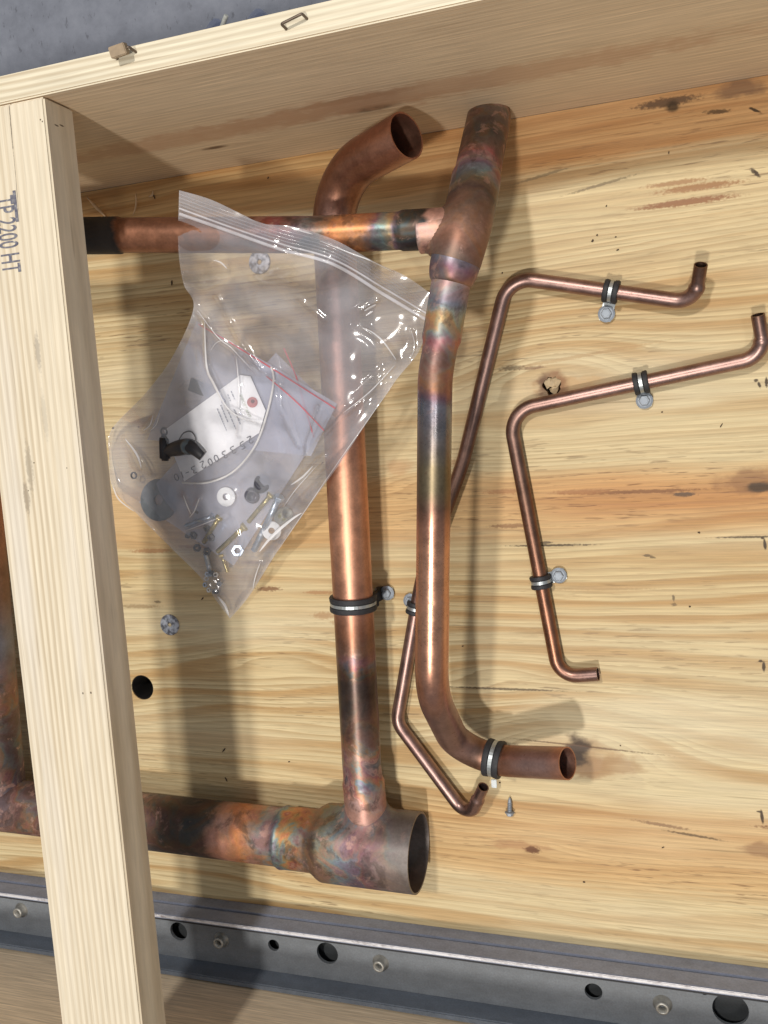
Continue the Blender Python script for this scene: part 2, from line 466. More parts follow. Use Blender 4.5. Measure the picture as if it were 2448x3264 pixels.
bands = [
    (yb(470, 500), YW + 0.05, .006, .8, (.92, .67, .46), None, None),
    (yb(380, 1300), YW + 0.05, .010, .5, (.92, .70, .55), -.35, -.15),
    (yb(1165), yb(1030), .010, .8, (.93, .71, .52), None, None),
    (yb(1120, 1300), yb(1035, 1300), .010, .7, (.90, .68, .52), -.25, -.05),
    (yb(1900, 1300), yb(1735, 1300), .012, .8, (.94, .74, .56), -.36, -.26),
    (yb(1330), yb(1180), .02, .4, (.94, .84, .66), None, None),
    (yb(760), yb(640), .02, .45, (.92, .80, .62), -.6, -.5),
]
kp = q(1192, 832); kp2 = q(1250, 1640); kp3 = q(1080, 1460); kp4 = q(600, 1420); kp5 = q(920, 1050); kp6 = q(1150, 1836)
fl_knots = [(kp.x, kp.y, .075, .040, .14), (kp2.x, kp2.y, .10, .055, 0), (kp3.x, kp3.y, .055, .020, 0), (kp4.x, kp4.y, .09, .03, 0), (kp5.x, kp5.y, .05, .018, 0), (kp6.x, kp6.y, .05, .016, .16)]
def stain_order(t): return 0 if max(t[5]) > .15 else 1
fl_stains.sort(key=stain_order)
CX = [-.42, -.16]; CY = [-.12]
def cell(x_, y_): return sum(x_ > c for c in CX) * 2 + (y_ > CY[0])
def touches(t, ci):
    x0 = [-9, *CX][ci // 2]; x1 = [*CX, 9][ci // 2]; y0, y1 = ((-9, CY[0]), (CY[0], 9))[ci % 2]
    r_ = max(t[2], t[3]) * 1.8
    return x0 - r_ < t[0] < x1 + r_ and y0 - r_ < t[1] < y1 + r_
m_floor = [wood("plywood_pine", 0, 1, (.70, .565, .325), (.34, .20, .075), 170, 12.0, 1.3, 8, fl_knots, [t for t in fl_stains if touches(t, ci)], bands, tilt=0.0, fibre=.10, seed=2.3, latep=1.8, latemax=.85, pale=(.73, .63, .42), broadK=40, broadc=(.50, .315, .135), fray=.35) for ci in range(6)]
hp = P(307.5, 1485, 0)
holes = [circle(hp.x, hp.y, .0152, 32), circle(kp.x, kp.y, .0086, 22, .2, 5)]
fx0, fx1 = -1.5, 0.9
floor = link("plywood_base", plate([(fx0, YB), (fx1, YB), (fx1, YW), (fx0, YW)], holes, -PLY, 0.0,
    lines=[((c, YB), (c, YW)) for c in CX] + [((fx0, CY[0]), (fx1, CY[0]))]), None, crate)
for m_ in m_floor: floor.data.materials.append(m_)
for p_ in floor.data.polygons: p_.material_index = cell(p_.center.x, p_.center.y)
link("hole_shade_lining", ring_mesh([(.0150, -.045), (.0150, -.0012), (.0142, -.0006), (.0142, -.045)], 32, at=Vector((hp.x, hp.y, 0))), plain("painted_hole_shade", (.012, .010, .009), .9), crate)  # near-black lining added, paints the shade inside the drilled hole
link("hole_shade_bottom", lathe([(.0150, -.047), (.0150, -.046)], 32, at=Vector((hp.x, hp.y, 0))), plain("painted_bottom_shade", (.008, .007, .006), .9), crate)  # black disc closing the hole, its shade put into the colour
# pale splintered plug left inside the knot hole
bm = bmesh.new()
for i, (px_, py_, s_) in enumerate(((1184, 828, 10), (1200, 824, 10), (1197, 842, 8.5))):
    c = P(px_, py_, 0); pts = circle(c.x, c.y, s_ * .00052, 9, .35, 11 + i)
    top = [bm.verts.new((a, b, -.0025 + rnd.uniform(-.002, .001))) for a, b in pts]; bot = [bm.verts.new((a, b, -.014)) for a, b in pts]
    bm.faces.new(top)
    for j in range(9): bm.faces.new((top[j], bot[j], bot[(j + 1) % 9], top[(j + 1) % 9]))
link("knot_plug", bm_mesh(bm), plain("torn_wood", (.50, .38, .23), .7), crate)

m_wall = wood("side_board_pine", 0, 2, (.76, .60, .415), (.55, .37, .215), 150, 3.0, .8, 5,
              knots=[(P(740, 187, .17).x, .163, .07, .022, .38), (P(367, 262, .15).x, .135, .05, .016, .30)],
              stains=[(P(690, 160, .19).x, .193, .085, .008, -.0, (.33, .18, .09), .7), (P(900, 150, .2).x, .18, .30, .028, 0, (.50, .30, .18), .6), (P(350, 220, .2).x, .175, .26, .026, 0, (.50, .30, .18), .6)],
              tilt=0.25, fibre=.14, seed=7.1, latemax=.9, latep=1.6, fray=.4)
def strip_noise(me, amp, sc, axis_len=0):
    return me
wtop = link("side_board", box(fx0, fx1, YW + .0004, YW + BT, -PLY - .03, H, .0012), m_wall, crate)
m_wall2 = wood("side_board_pine_b", 0, 2, (.82, .67, .48), (.60, .43, .26), 170, 2.0, .8, 5, tilt=0.25, fibre=.18, seed=13.1, latemax=.5)
wbot = link("side_board", box(fx0, fx1, YB - BT, YB - .0004, -PLY - .03, H, .0012), m_wall2, crate)
# top edge of the far board is a paler sawn edge: same board, thin cap of its own grain
m_edge = wood("sawn_edge_pine", 0, 1, (.80, .72, .55), (.52, .41, .27), 190, 3.2, 2.2, 12, tilt=0.1, fibre=.08, seed=3.7, latep=1.6, latemax=.9, sym=True)
wtop.data.materials.append(m_edge)
for p in wtop.data.polygons:
    if p.normal.z > .9: p.material_index = 1
bstain = []
for (X, Y, lx, ly, c, a, an) in ((80, 760, 8, 46, (.30, .26, .21), .55, 0), (62, 1010, 10, 60, (.34, .29, .22), .6, 0.0), (56, 1075, 9, 40, (.26, .21, .16), .6, 0), (95, 900, 8, 60, (.42, .37, .29), .4, 0),
                              (72, 1000, 2.2, 1.6, DK, .9, 0), (143, 1011, 1.6, 1.6, DK, .9, 0), (60, 1060, 2, 2, DK, .9, 0), (86, 258, 2, 2, DK, .9, 0), (90, 262, 2, 2, DK, .9, 0), (178, 1498, 2.2, 3, DK, .9, 0), (195, 1497, 2.2, 3, DK, .9, 0),
                              (22, 270, 1.2, 60, (.07, .05, .04), .9, 0.03), (34, 400, 1.0, 90, (.07, .05, .04), .6, 0.03)):
    p = P(X, Y, H); k = .00042
    bstain.append((p.y, p.x + H * .25, ly * k, lx * k, an, c, a))
m_beam = wood("cross_beam_pine", 1, 0, (.77, .675, .52), (.52, .41, .27), 150, 2.2, .9, 10, stains=bstain, tilt=.25, fibre=.07, seed=1.9, latep=1.3, latemax=.72, greyc=(.74, .68, .60), fray=.45, sym=True)
beam = link("cross_beam", box(XB - .089, XB, YB + .0005, YW - .0003, H - .038, H - .0006, .0016, 3), m_beam, crate)

# staples and their wood crumbs standing on the sawn edge
m_stap = plain("dull_staple", (.17, .13, .10), .5, .7)
def staple(X, Y, w, hgt, rot_, crumb):
    c = P(X, Y, H); c.y = max(YW + .004, min(YW + BT - .004, c.y))
    u = Vector((math.cos(rot_), math.sin(rot_), 0)); up = Vector((-.25, .30, .9)).normalized()
    pts = [c - u * w / 2 - Vector((0, 0, .004)), c - u * w / 2 + up * hgt, c + u * w / 2 + up * hgt, c + u * w / 2 - Vector((0, 0, .004))]
    o = link("staple", sweep(resample(fillet(pts, .0012, .0006), .003), .0010, 8), m_stap, crate, True)
    if crumb:
        d = c + up * hgt * .9
        me = box(-.007, .007, -.004, .004, -.001, .005, .0006)
        me.transform(Matrix.Translation(d) @ Matrix.Rotation(rot_, 4, 'Z') @ Matrix.Rotation(.3, 4, 'X'))
        link("torn_wood_chip", me, plain("torn_chip", (.36, .27, .18), .8), o)
staple(276, 122, .017, .008, .1, True); staple(643, 54, .017, .007, .22, False)

# stencilled heat-treatment stamp on the beam (reads downwards in the photo)
fc = bpy.data.curves.new("stamp_text", 'FONT'); fc.body = "TP 2200 HT"; fc.size = .027; fc.align_x = 'LEFT'; fc.align_y = 'TOP'; fc.offset = .00025
fo = bpy.data.objects.new("stamp_tmp", fc); COL.objects.link(fo)
dg = bpy.context.evaluated_depsgraph_get(); me = bpy.data.meshes.new_from_object(fo.evaluated_get(dg)); bpy.data.objects.remove(fo)
sp = P(33, 419, H)
mx = M("stamp_ink"); x, y, z = mx.coord(); n = mx.noise(x * 300, y * 300, 0, 3)
mx.set(color=mx.ramp(n, [(.35, (.10, .10, .14)), (.62, (.22, .215, .24)), (.72, (.5, .46, .4))]), rough=.8)
me.transform(Matrix.Translation((sp.x, sp.y, H - .0003)) @ Matrix.Rotation(math.radians(-90), 4, 'Z') @ Matrix.Scale(.46, 4, (1, 0, 0)))
link("stamp", me, mx.m, crate)
me = box(sp.x - .0028, sp.x + .0002, sp.y - .022, sp.y + .003, H - .00055, H - .00032); link("stamp_bar", me, mx.m, crate)

# ------------------------------------------------------------------ steel beam
def steel(name, base, seed):
    m = M(name); x, y, z = m.coord()
    a = m.noise(x * 6, y * 30, z * 30 + seed, 4); b = m.noise(x * 60, y * 90, z * 90 + seed, 4, .65); c_ = m.noise(x * 500, y * 500, z * 500, 2)
    col = m.ramp(a * .5 + b * .5, [(.3, tuple(v * .72 for v in base)), (.55, base), (.75, tuple(v * 1.25 for v in base))])
    col = m.scale(col, c_.rng(.3, .7, .9, 1.08))
    m.set(color=col, rough=b.rng(.3, .7, .6, .8), metal=.05); m.bump(c_, .1, .0004); return m.m
m_web = steel("painted_steel", (.18, .195, .215), 1.0); m_fl = steel("mill_scale_steel", (.30, .335, .44), 4.0)
mw = M("worn_edge"); x, y, z = mw.coord(); b = mw.noise(x * 130, y * 300, z * 300, 4, .7); a = mw.noise(x * 9, 0.0, 0.0, 3)
mw.set(color=mw.ramp(b * .6 + a * .4, [(.34, (.24, .18, .17)), (.42, (.52, .51, .54)), (.54, (.76, .76, .80))]), rough=.5, metal=.3); mw.bump(b, .4, .0006)
sb = thing("steel_beam", "grey painted steel beam with punched holes lying along the near crate side", "beam", (0, -.6, 0))
L0 = (0, -.6, 0)
sx0, sx1 = -1.45, .85
fz = .044
link("flange", local(box(sx0, sx1, YC - .006, YC, .0002, .0183, .0006), L0), m_fl, sb)
link("flange", local(box(sx0, sx1, YC - .006, YC - .0003, .0216, fz - .0012, .0006), L0), m_fl, sb)
link("worn_edge", local(box(sx0, sx1, YC - .0040, YC - .0004, fz - .0010, fz + .0006, .0007), L0), mw.m, sb)
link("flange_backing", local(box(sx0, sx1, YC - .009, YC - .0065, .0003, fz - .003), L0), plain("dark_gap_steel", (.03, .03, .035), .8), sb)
WZ = .026
wh = []
for X, Y, r_ in ((386, 2012, 20.5), (591, 2042, 12.5), (707, 2059, 23), (1282, 2142, 16), (1578, 2181, 30), (1522, 2144, 5), (150, 1978, 12)):
    p = P(X, Y, WZ); wh.append(circle(p.x, p.y, r_ * .00056, 30))
link("hole_shade_plate", local(box(sx0, sx1, YB + .009, YC - .0096, .004, .008), L0), steel("shaded_steel", (.05, .055, .06), 2.0), sb)  # darkened plate added below the web so its holes look shaded
web = link("web", local(plate([(sx0, YB + .0085), (sx1, YB + .0085), (sx1, YC - .0092), (sx0, YC - .0092)], wh, WZ - .004, WZ), L0), m_web, sb)
link("flange", local(box(sx0, sx1, YB + .0012, YB + .0082, .0003, .051, .0012), L0), steel("painted_steel_blue", (.15, .175, .215), 8.0), sb)
m_ins = plain("zinc_insert", (.40, .39, .36), .45, .6)
for X, Y in ((42, 1969), (475, 2034), (820, 2084), (1431, 2174)):
    p = P(X, Y, WZ + .004)
    me = ring_mesh([(.0036, -.004), (.0038, .0085), (.0060, .0088), (.0068, .0068), (.0070, .0014), (.0095, .0006), (.0095, -.0035)], 20, at=Vector((p.x, p.y, WZ)))
    o = link("threaded_insert", local(me, L0), m_ins, sb, True)

# ------------------------------------------------------------------ copper assembly with the small tee
def path(pts, rads, step=.006): return resample(fillet(pts, rads), step)
A1 = thing("copper_pipe_assembly", "brazed copper pipework with a slanting tee, heat-stained joints and a bent tail pipe", "pipework", tuple(P(1007, 491, 0)))
a1 = A1.location
tz = .135
tee = P(1007, 491, tz); stub_end = P(1057, 250, .030); bulb = P(984, 566, tz + .002); coup = P(974, 630, tz + .004)
# header pipe running left under the beam
hp_pts = [P(-60, 512, .155), P(300, 508, .148), P(700, 507, .141), tee]
hpath = path(hp_pts, .2)
td = (P(262, 508, .149) - hp_pts[0]).length / sum((b - a).length for a, b in zip(hp_pts[:-1], hp_pts[1:]))
rough_hp = [(0, .45), (.55, .36), (.7, .30), (1, .35)]
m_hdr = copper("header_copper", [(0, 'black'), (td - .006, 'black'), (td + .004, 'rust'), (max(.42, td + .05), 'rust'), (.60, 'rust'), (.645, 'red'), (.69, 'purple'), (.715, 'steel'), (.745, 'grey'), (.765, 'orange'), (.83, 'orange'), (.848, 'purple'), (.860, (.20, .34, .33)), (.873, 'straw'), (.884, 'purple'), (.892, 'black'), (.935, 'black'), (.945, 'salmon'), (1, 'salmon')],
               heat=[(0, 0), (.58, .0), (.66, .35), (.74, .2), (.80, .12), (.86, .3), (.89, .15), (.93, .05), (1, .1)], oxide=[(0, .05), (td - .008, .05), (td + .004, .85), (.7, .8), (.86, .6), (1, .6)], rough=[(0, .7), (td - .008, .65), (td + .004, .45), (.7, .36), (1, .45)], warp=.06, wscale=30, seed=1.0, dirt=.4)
def hdr_r(s, tot):
    r = .0158
    t = s / tot
    r += .0012 * (smoothstep(.885, .89, t)); r += .0012 * (1 - smoothstep(td - .002, td + .001, t))
    return r
link("header_pipe", local(sweep(resample(hpath, .003), hdr_r, 36), a1), m_hdr, A1)
# tee body + stub (one run)
stub_pts = path([stub_end, tee, bulb], .15, .0025)
seg1 = (tee - stub_end).length
m_stub = copper("stub_copper", [(0, 'olive'), (.10, 'brown'), (.26, 'dark'), (.36, 'brown'), (.43, 'red'), (.48, 'pink'), (.525, 'purple'), (.55, 'steel'), (.60, (.16, .22, .23)), (.64, 'olive'), (.70, 'dark'), (.80, 'brown'), (.9, 'rust'), (1, 'brown')],
                heat=[(0, .25), (.2, .1), (.45, .2), (.53, .3), (.60, .2), (.7, .05), (1, .1)], rough=[(0, .5), (.5, .44), (1, .48)], warp=.16, wscale=30, seed=3.0, oxide=[(0, .55), (1, .6)])
def stub_r(s, tot):
    t = s / tot
    r = .0203 + .0012 * smoothstep(.50, .515, t) + .0012 * math.exp(-((t - .5) / .012) ** 2)
    return r - .0022 * smoothstep(.88, 1.0, t) ** 1.5 * 0
d_b = (P(880, 507, .138) - tee).normalized()
stub_pts = resample(stub_pts, .0014)
link("stub_pipe", local(push(sweep(stub_pts, stub_r, 88, .0016), tee, d_b, .0170, .008, len(stub_pts) * 88), a1), m_stub, A1)
# branch socket and dome-shaped reducer
d_b = (P(880, 507, .138) - tee).normalized()
br = [tee + d_b * .006, tee + d_b * .040]
link("branch_socket", local(sweep(resample(br, .001), lambda s, t: .0172, 36), a1), copper("branch_copper", [(0, 'rust'), (.3, 'rust'), (.5, 'salmon'), (.9, 'salmon'), (1, 'pink')], rough=[(0, .5), (1, .46)], oxide=[(0, .5), (1, .6)], warp=.4, wscale=60, seed=5, heat=[(0, .15), (1, .15)]), A1)
d_r = (coup - tee).normalized()
red = [bulb - d_r * .022, bulb + d_r * .019]
def red_r(s, tot):
    t = max(0, min(1, (s - .020) / (tot - .020)))
    return .0157 + (.0212 - .0157) * math.sqrt(max(0, 1 - t ** 2.2))
link("reducer", local(sweep(resample(red, .0009), red_r, 40), a1), copper("reducer_copper", [(0, 'brown'), (.35, 'brown'), (.5, 'steel'), (.72, 'purple'), (1, 'brown')], heat=[(0, .1), (.5, .12), (1, .2)], rough=[(0, .5), (.5, .36), (1, .45)], oxide=[(0, .5), (1, .6)], warp=.25, wscale=30, seed=6), A1)
# tail pipe
tail = path([bulb + d_r * .012, P(940, 812, .145), P(932, 1498, .128), P(1000, 1640, .030), P(1226, 1649, .078)], [.10, .075, .075], .003)
m_tail = copper("tail_copper", [(0, 'salmon'), (.045, 'steel'), (.06, 'straw'), (.085, 'grey'), (.095, 'red'), (.115, 'brown'), (.155, 'rust'), (.17, 'purple'), (.185, 'steel'), (.235, 'grey'), (.27, 'olive'), (.305, 'olive'), (.335, 'brown'), (.36, 'cu'), (.40, 'bright'), (.52, 'bright'), (.60, 'cu'), (.66, 'pink'), (.74, 'pink'), (.79, 'pink'), (.83, 'brown'), (.86, 'cu'), (.89, 'rust'), (.93, 'pink'), (.97, 'pink'), (1, 'cu')],
                heat=[(0, .3), (.06, .45), (.10, .3), (.14, .15), (.17, .1), (.25, .0), (.85, 0), (.87, .12), (.9, 0), (1, 0)], oxide=[(0, .55), (.14, .65), (.17, .85), (.35, .93), (1, .93)], rough=[(0, .48), (.15, .44), (.18, .27), (.26, .32), (.3, .42), (.38, .28), (.55, .30), (.66, .38), (.8, .46), (1, .45)], warp=.035, wscale=26, seed=8, dirt=.22, spots=.35)
def tail_r(s, tot):
    t = s / tot
    r = .0149 + .0017 * (1 - smoothstep(.088, .093, t)) + .0008 * math.exp(-((t - .092) / .006) ** 2)
    r += -.0006 * math.exp(-((t - .468) / .003) ** 2)
    return r + .0004 * smoothstep(.46, .47, t)
link("tail_pipe", local(sweep(tail, tail_r, 40, .0013), a1), m_tail, A1)

# ------------------------------------------------------------------ copper assembly with the large tee
A2 = thing("copper_pipe_assembly", "heavy copper header with a wide open tee and a tall elbowed riser pipe", "pipework", tuple(P(800, 1830, 0)))
a2 = A2.location
t2 = P(800, 1832, .0425)
open_end = P(905, 1842, .0425)
left2 = P(330, 1776, .0425); far2 = P(-100, 1726, .0425)
ax = (open_end - far2).normalized()
main = path([far2, open_end], 0, .003)
Lm = (open_end - far2).length
def at_px(X): 
    w = P(X, 1776 + (X - 330) * .115, .0425); return (w - far2).dot(ax)
s_body = at_px(692); s_cup = at_px(612); 
def main_r(s, tot):
    r = .0312
    r += .0020 * smoothstep(s_cup - .002, s_cup + .002, s)
    r += .0080 * smoothstep(s_body - .008, s_body + .010, s)
    r += .0009 * math.exp(-((s - s_cup) / .004) ** 2)
    return r
f_ = lambda X: at_px(X) / Lm
m_main = copper("large_header_copper", [(0, 'purple'), (f_(110), 'brown'), (f_(300), 'grey'), (f_(360), 'dark'), (f_(440), 'black'), (f_(470), 'dark'), (f_(495), 'salmon'), (f_(540), 'orange'), (f_(575), 'pink'), (f_(600), 'salmon'), (f_(612), 'purple'), (f_(640), 'straw'), (f_(668), 'rust'), (f_(690), 'brown'), (f_(712), 'olive'), (f_(760), 'steel'), (f_(800), 'purple'), (f_(850), 'grey'), (1, 'grey')],
               heat=[(0, .2), (f_(330), .25), (f_(400), .05), (f_(480), .1), (f_(560), .25), (f_(605), .7), (f_(650), .75), (f_(690), .15), (f_(740), .35), (f_(820), .2), (1, .02)], rough=[(0, .5), (.5, .5), (.8, .44), (1, .48)], warp=.06, wscale=26, seed=11, oxide=[(0, .55), (.5, .5), (.7, .65), (.85, .6), (1, .6)])
r0 = P(793, 1768, .046); main = resample([far2, open_end], .0015)
link("header_pipe", local(push(sweep(main, main_r, 110, .0021), t2 + (P(793, 1775, .0425) - t2) * .3, P(782, 1660, .046) - r0, .0222, .012, len(main) * 110), a2), m_main, A2)
# riser
r0 = P(793, 1768, .046)
ris_pts = [r0 + (r0 - P(782, 1660, .046)).normalized() * .012, P(782, 1660, .046), P(745, 960, .052), P(716, 384, .066), P(878, 293, .112)]
ris = path(ris_pts, [.3, .5, .062], .003)
m_ris = copper("riser_copper", [(0, 'pink'), (.035, 'salmon'), (.06, 'salmon'), (.075, 'purple'), (.10, 'steel'), (.13, 'brown'), (.19, 'dark'), (.235, 'dark'), (.25, 'purple'), (.265, 'brown'), (.29, 'rust'), (.33, 'cu'), (.40, 'bright'), (.48, 'bright'), (.56, 'cu'), (.70, 'pink'), (.80, 'pink'), (.88, 'rust'), (1, 'cu')],
               heat=[(0, .2), (.03, .1), (.07, .55), (.11, .45), (.15, .1), (.22, .0), (.245, .25), (.27, .05), (.3, 0), (1, 0)], rough=[(0, .5), (.1, .42), (.2, .36), (.3, .42), (.5, .44), (.85, .34), (1, .36)], oxide=[(0, .6), (.12, .7), (.25, .85), (.35, .93), (1, .9)], warp=.03, wscale=26, seed=14, dirt=.25)
def ris_r(s, tot):
    return .0206 + .0016 * (1 - smoothstep(.052, .055, s)) + .0008 * math.exp(-((s - .055) / .003) ** 2) + .0006 * math.exp(-((s - .036) / .0012) ** 2)
link("riser_pipe", local(sweep(ris, ris_r, 44, .0016), a2), m_ris, A2)
# second large riser at the other end of the header, only its edge in view
ris2 = path([P(8, 1738, .0425), P(-8, 1560, .045), P(-55, 1000, .052), P(-95, 560, .056)], [.3, .5], .006)
m_r2 = copper("left_riser_copper", [(0, 'purple'), (.12, 'dark'), (.22, 'brown'), (.32, 'steel'), (.40, 'brown'), (.42, 'brown'), (.6, 'rust'), (1, 'rust')], heat=[(0, .2), (.2, .2), (.3, .03), (1, 0)], rough=[(0, .5), (1, .45)], seed=17, oxide=[(0, .6), (1, .8)])
link("riser_pipe", local(sweep(ris2, lambda s, t: .0275, 40), a2), m_r2, A2)
# ------------------------------------------------------------------ small tubes
def tube_thing(label, pts, rads, rfun, mat):
    pth = path(pts, rads, .0025); c = tuple(Vector((pts[2].x, pts[2].y, 0)))
    o = sweep(pth, rfun, 24, .0010)
    return tag(link("copper_tube", local(o, c), mat), label, "tube"), c, pth
SR = .0070
sz = SR + .0022
m_s1 = copper("small_tube_copper", [(0, 'brown'), (.04, 'pink'), (.3, 'pink'), (.5, 'brown'), (.7, 'pink'), (1, 'pink')], rough=[(0, .38), (.5, .42), (1, .36)], seed=20, dirt=.35, spots=.3)
m_s2 = copper("small_tube_copper_b", [(0, 'brown'), (.05, 'pink'), (.35, 'pink'), (.6, 'brown'), (.9, 'rust'), (1, 'pink')], rough=[(0, .38), (.5, .42), (1, .36)], seed=23, dirt=.35, spots=.3)
def swage(e0, e1):
    def f(s, tot):
        r = SR
        if e0: r = r - .0011 * (1 - smoothstep(e0, e0 + .003, s)) + .0004 * math.exp(-((s - e0 - .004) / .0025) ** 2)
        if e1: r = r - .0011 * smoothstep(tot - e1 - .003, tot - e1, s) + .0004 * math.exp(-((s - tot + e1 + .004) / .0025) ** 2)
        return r
    return f
T1, c1, p1 = tube_thing("long thin copper tube passing under the bent tail pipe, hooked at both ends",
    [P(1514, 572, .040), P(1500, 655, .018), P(1098, 598, sz + .004), P(1000, 1000, sz), P(912, 1240, sz), P(857, 1560, sz + .002), P(1013, 1770, .016), P(1044, 1700, .036)],
    [.024, .026, .3, .3, .022, .014], swage(.018, .017), m_s1)
T2, c2, p2 = tube_thing("thin copper tube bent into a Z shape, alone on the right of the plywood",
    [P(1637, 680, .026), P(1652, 770, .014), P(1098, 888, sz + .001), P(1208, 1462, sz), P(1292, 1456, .013)],
    [.028, .026, .024], swage(.020, 0), m_s2)
for T, c in ((T1, c1), (T2, c2)): T.location = c
# objects were shifted to local space by their base point; place them back
# ------------------------------------------------------------------ clamps
m_rub = plain("black_rubber", (.022, .022, .026), .62, 0, .3, 300)
m_zinc = plain("bright_zinc", (.44, .47, .48), .40, .75, .12, 200)
m_head = plain("zinc_head", (.30, .335, .385), .5, .25, .12, 300)
def hexhead(at, parent, loc, s=1.0):
    me = lathe([(.0079 * s, 0), (.0079 * s, .0008), (.0060 * s, .0017)], 24, at=at); me2 = lathe([(.0052 * s, .0012), (.0052 * s, .0042), (.0044 * s, .0050)], 6, at=at)
    me3 = lathe([(.0034 * s, .0045), (.0033 * s, .0053), (.0028 * s, .0054)], 16, at=at)
    return link("screw", local(merge(me, me2, me3), loc), m_head, parent)
def clamp(label, ctr, axis, r, screw, wide=.0125, strap=.0036, group="cushioned pipe clamps"):
    loc = (ctr.x, ctr.y, 0)
    C = thing("pipe_clamp", label, "clamp", loc, group)
    axis = axis.normalized(); h = wide / 2; g = strap / 2
    ri = r + .0002; ro = r + .0033
    prof = [(ri, -h), (ro, -h), (ro + .0006, -h + .0012), (ro + .0002, -g - .0008), (ro - .0012, -g), (ro - .0012, g), (ro + .0002, g + .0008), (ro + .0006, h - .0012), (ro, h), (ri, h)]
    link("rubber_cushion", local(ring_mesh(prof, 36, axis, ctr), loc), m_rub, C, True).data.set_sharp_from_angle(angle=.7)
    link("metal_strap", local(ring_mesh([(ro - .0013, -g + .0002), (ro - .0002, -g + .0002), (ro - .0002, g - .0002), (ro - .0013, g - .0002)], 36, axis, ctr), loc), m_zinc, C)
    if screw is not None:
        d = screw - ctr; d.z = 0; dist = d.length; u = d.normalized(); wv = Vector((-u.y, u.x, 0))
        # rubber wing from the loop down to the tab, then the flat zinc ear
        bm = bmesh.new(); k = wide * .46
        pr = [(r * .55, min(ctr.z + r * .75, ctr.z + r)), (r + .0028, max(.006, ctr.z * .75)), (dist - .0102, .0062), (dist - .0098, .0022), (r * .8, .0022)]
        a_ = [bm.verts.new(Vector((ctr.x, ctr.y, 0)) + u * s + wv * k + Vector((0, 0, z_))) for s, z_ in pr]
        b_ = [bm.verts.new(Vector((ctr.x, ctr.y, 0)) + u * s - wv * k + Vector((0, 0, z_))) for s, z_ in pr]
        bm.faces.new(a_); bm.faces.new(list(reversed(b_)))
        for i in range(len(pr)):
            j = (i + 1) % len(pr); bm.faces.new((a_[i], b_[i], b_[j], a_[j]))
        bmesh.ops.recalc_face_normals(bm, faces=bm.faces)
        bmesh.ops.bevel(bm, geom=bm.edges[:], offset=.0007, segments=2, affect='EDGES')
        link("rubber_wing", local(bm_mesh(bm), loc), m_rub, C)
        ear = box(dist - .014, dist + .0068, -.0058, .0058, .0010, .0026, .0007)
        ear.transform(Matrix.Translation((ctr.x, ctr.y, .001)) @ Matrix.Rotation(math.atan2(u.y, u.x), 4, 'Z'))
        link("mounting_ear", local(ear, loc), m_zinc, C)
        hexhead(Vector((screw.x, screw.y, .0037)), C, loc)
    return C
def near(pth, X, Y):
    """point of a path that shows nearest to the photo point"""
    best = None
    Ri = R.transposed()
    for i, p in enumerate(pth):
        c = Ri @ (p - Vector((0, 0, CAM_H))); X_ = (1224 + FPX * c.x / -c.z) * 1659 / 2448; Y_ = (1632 - FPX * c.y / -c.z) * 1659 / 2448
        d = (X_ - X) ** 2 + (Y_ - Y) ** 2
        if best is None or d < best[0]: best = (d, i)
    i = best[1]; return pth[i].copy(), pth[min(i + 1, len(pth) - 1)] - pth[max(0, i - 1)]
c_, ax_ = near(ris, 762, 1302); clamp("large rubber cushioned clamp round the riser pipe, screwed down on its right", c_, ax_ + Vector((.0, 0, 0)) , .0207, P(836, 1281, .004), .0150)
c_, ax_ = near(tail, 1068, 1642); CL = clamp("loose rubber cushioned clamp without a screw on the tail pipe by its open end", c_, ax_, .0150, None, .0165, .0042)
c_, ax_ = near(p1, 1321, 636); clamp("small clamp on the upper arm of the long thin tube, screw below it", c_, ax_, SR, P(1310, 678, .004), .0135)
c_, ax_ = near(p1, 905, 1314); clamp("small clamp almost hidden under the tail pipe, only its screw showing", c_, ax_, SR, P(887, 1298, .004), .0125)
c_, ax_ = near(p2, 1387, 824); clamp("small clamp on the upper arm of the Z-shaped tube", c_, ax_, SR, P(1392, 865, .004), .0135)
c_, ax_ = near(p2, 1176, 1255); clamp("small clamp on the lower arm of the Z-shaped tube, screw on its right", c_, ax_, SR, P(1207, 1243, .004), .0125)
# small strap end on the loose clamp
c_, ax_ = near(tail, 1068, 1642)
e = P(1068, 1690, .012); lug = box(-.0028, .0028, -.005, .004, -.0016, .0010, .0006); lug.transform(Matrix.Translation((e.x, e.y, .014)))
link("strap_end", local(lug, (c_.x, c_.y, 0)), m_zinc, CL)

# ------------------------------------------------------------------ loose screw and washers
def screw_mesh(base, tip):
    ax = (tip - base); L = ax.length; pr = [(.0008, 0), (.0042, .0002), (.0048, .0012)]
    head = lathe([(.0034, 0), (.0036, .0008), (.0036, .0030)], 6, ax, base); fl = lathe([(.0052, .0030), (.0052, .0039), (.0040, .0043)], 20, ax, base)
    pr = [(.0024, .0043)]
    h = .0055; i = 0
    while h < L - .006:
        pr += [(.0018, h), (.0027, h + .0007), (.0018, h + .0014)]; h += .0017
    pr += [(.0020, L - .005), (.0016, L - .0025), (.0003, L)]
    return merge(head, fl, lathe(pr, 14, ax, base))
b_, t_ = P(1101, 1762, .0052), P(1101, 1722, .0030)
cl = (b_.x, b_.y, 0)
tag(link("loose_screw", local(screw_mesh(b_, t_), cl), m_head), "small grey hex screw lying loose below the open tail pipe", "screw").location = cl
m_fend = M("galvanised_washer"); x, y, z = m_fend.coord(); n = m_fend.noise(x * 160, y * 160, 0, 3)
m_fend.set(color=m_fend.ramp(n, [(.4, (.16, .16, .18)), (.5, (.40, .42, .48)), (.6, (.58, .60, .66))], 'LINEAR'), rough=.5, metal=.5)
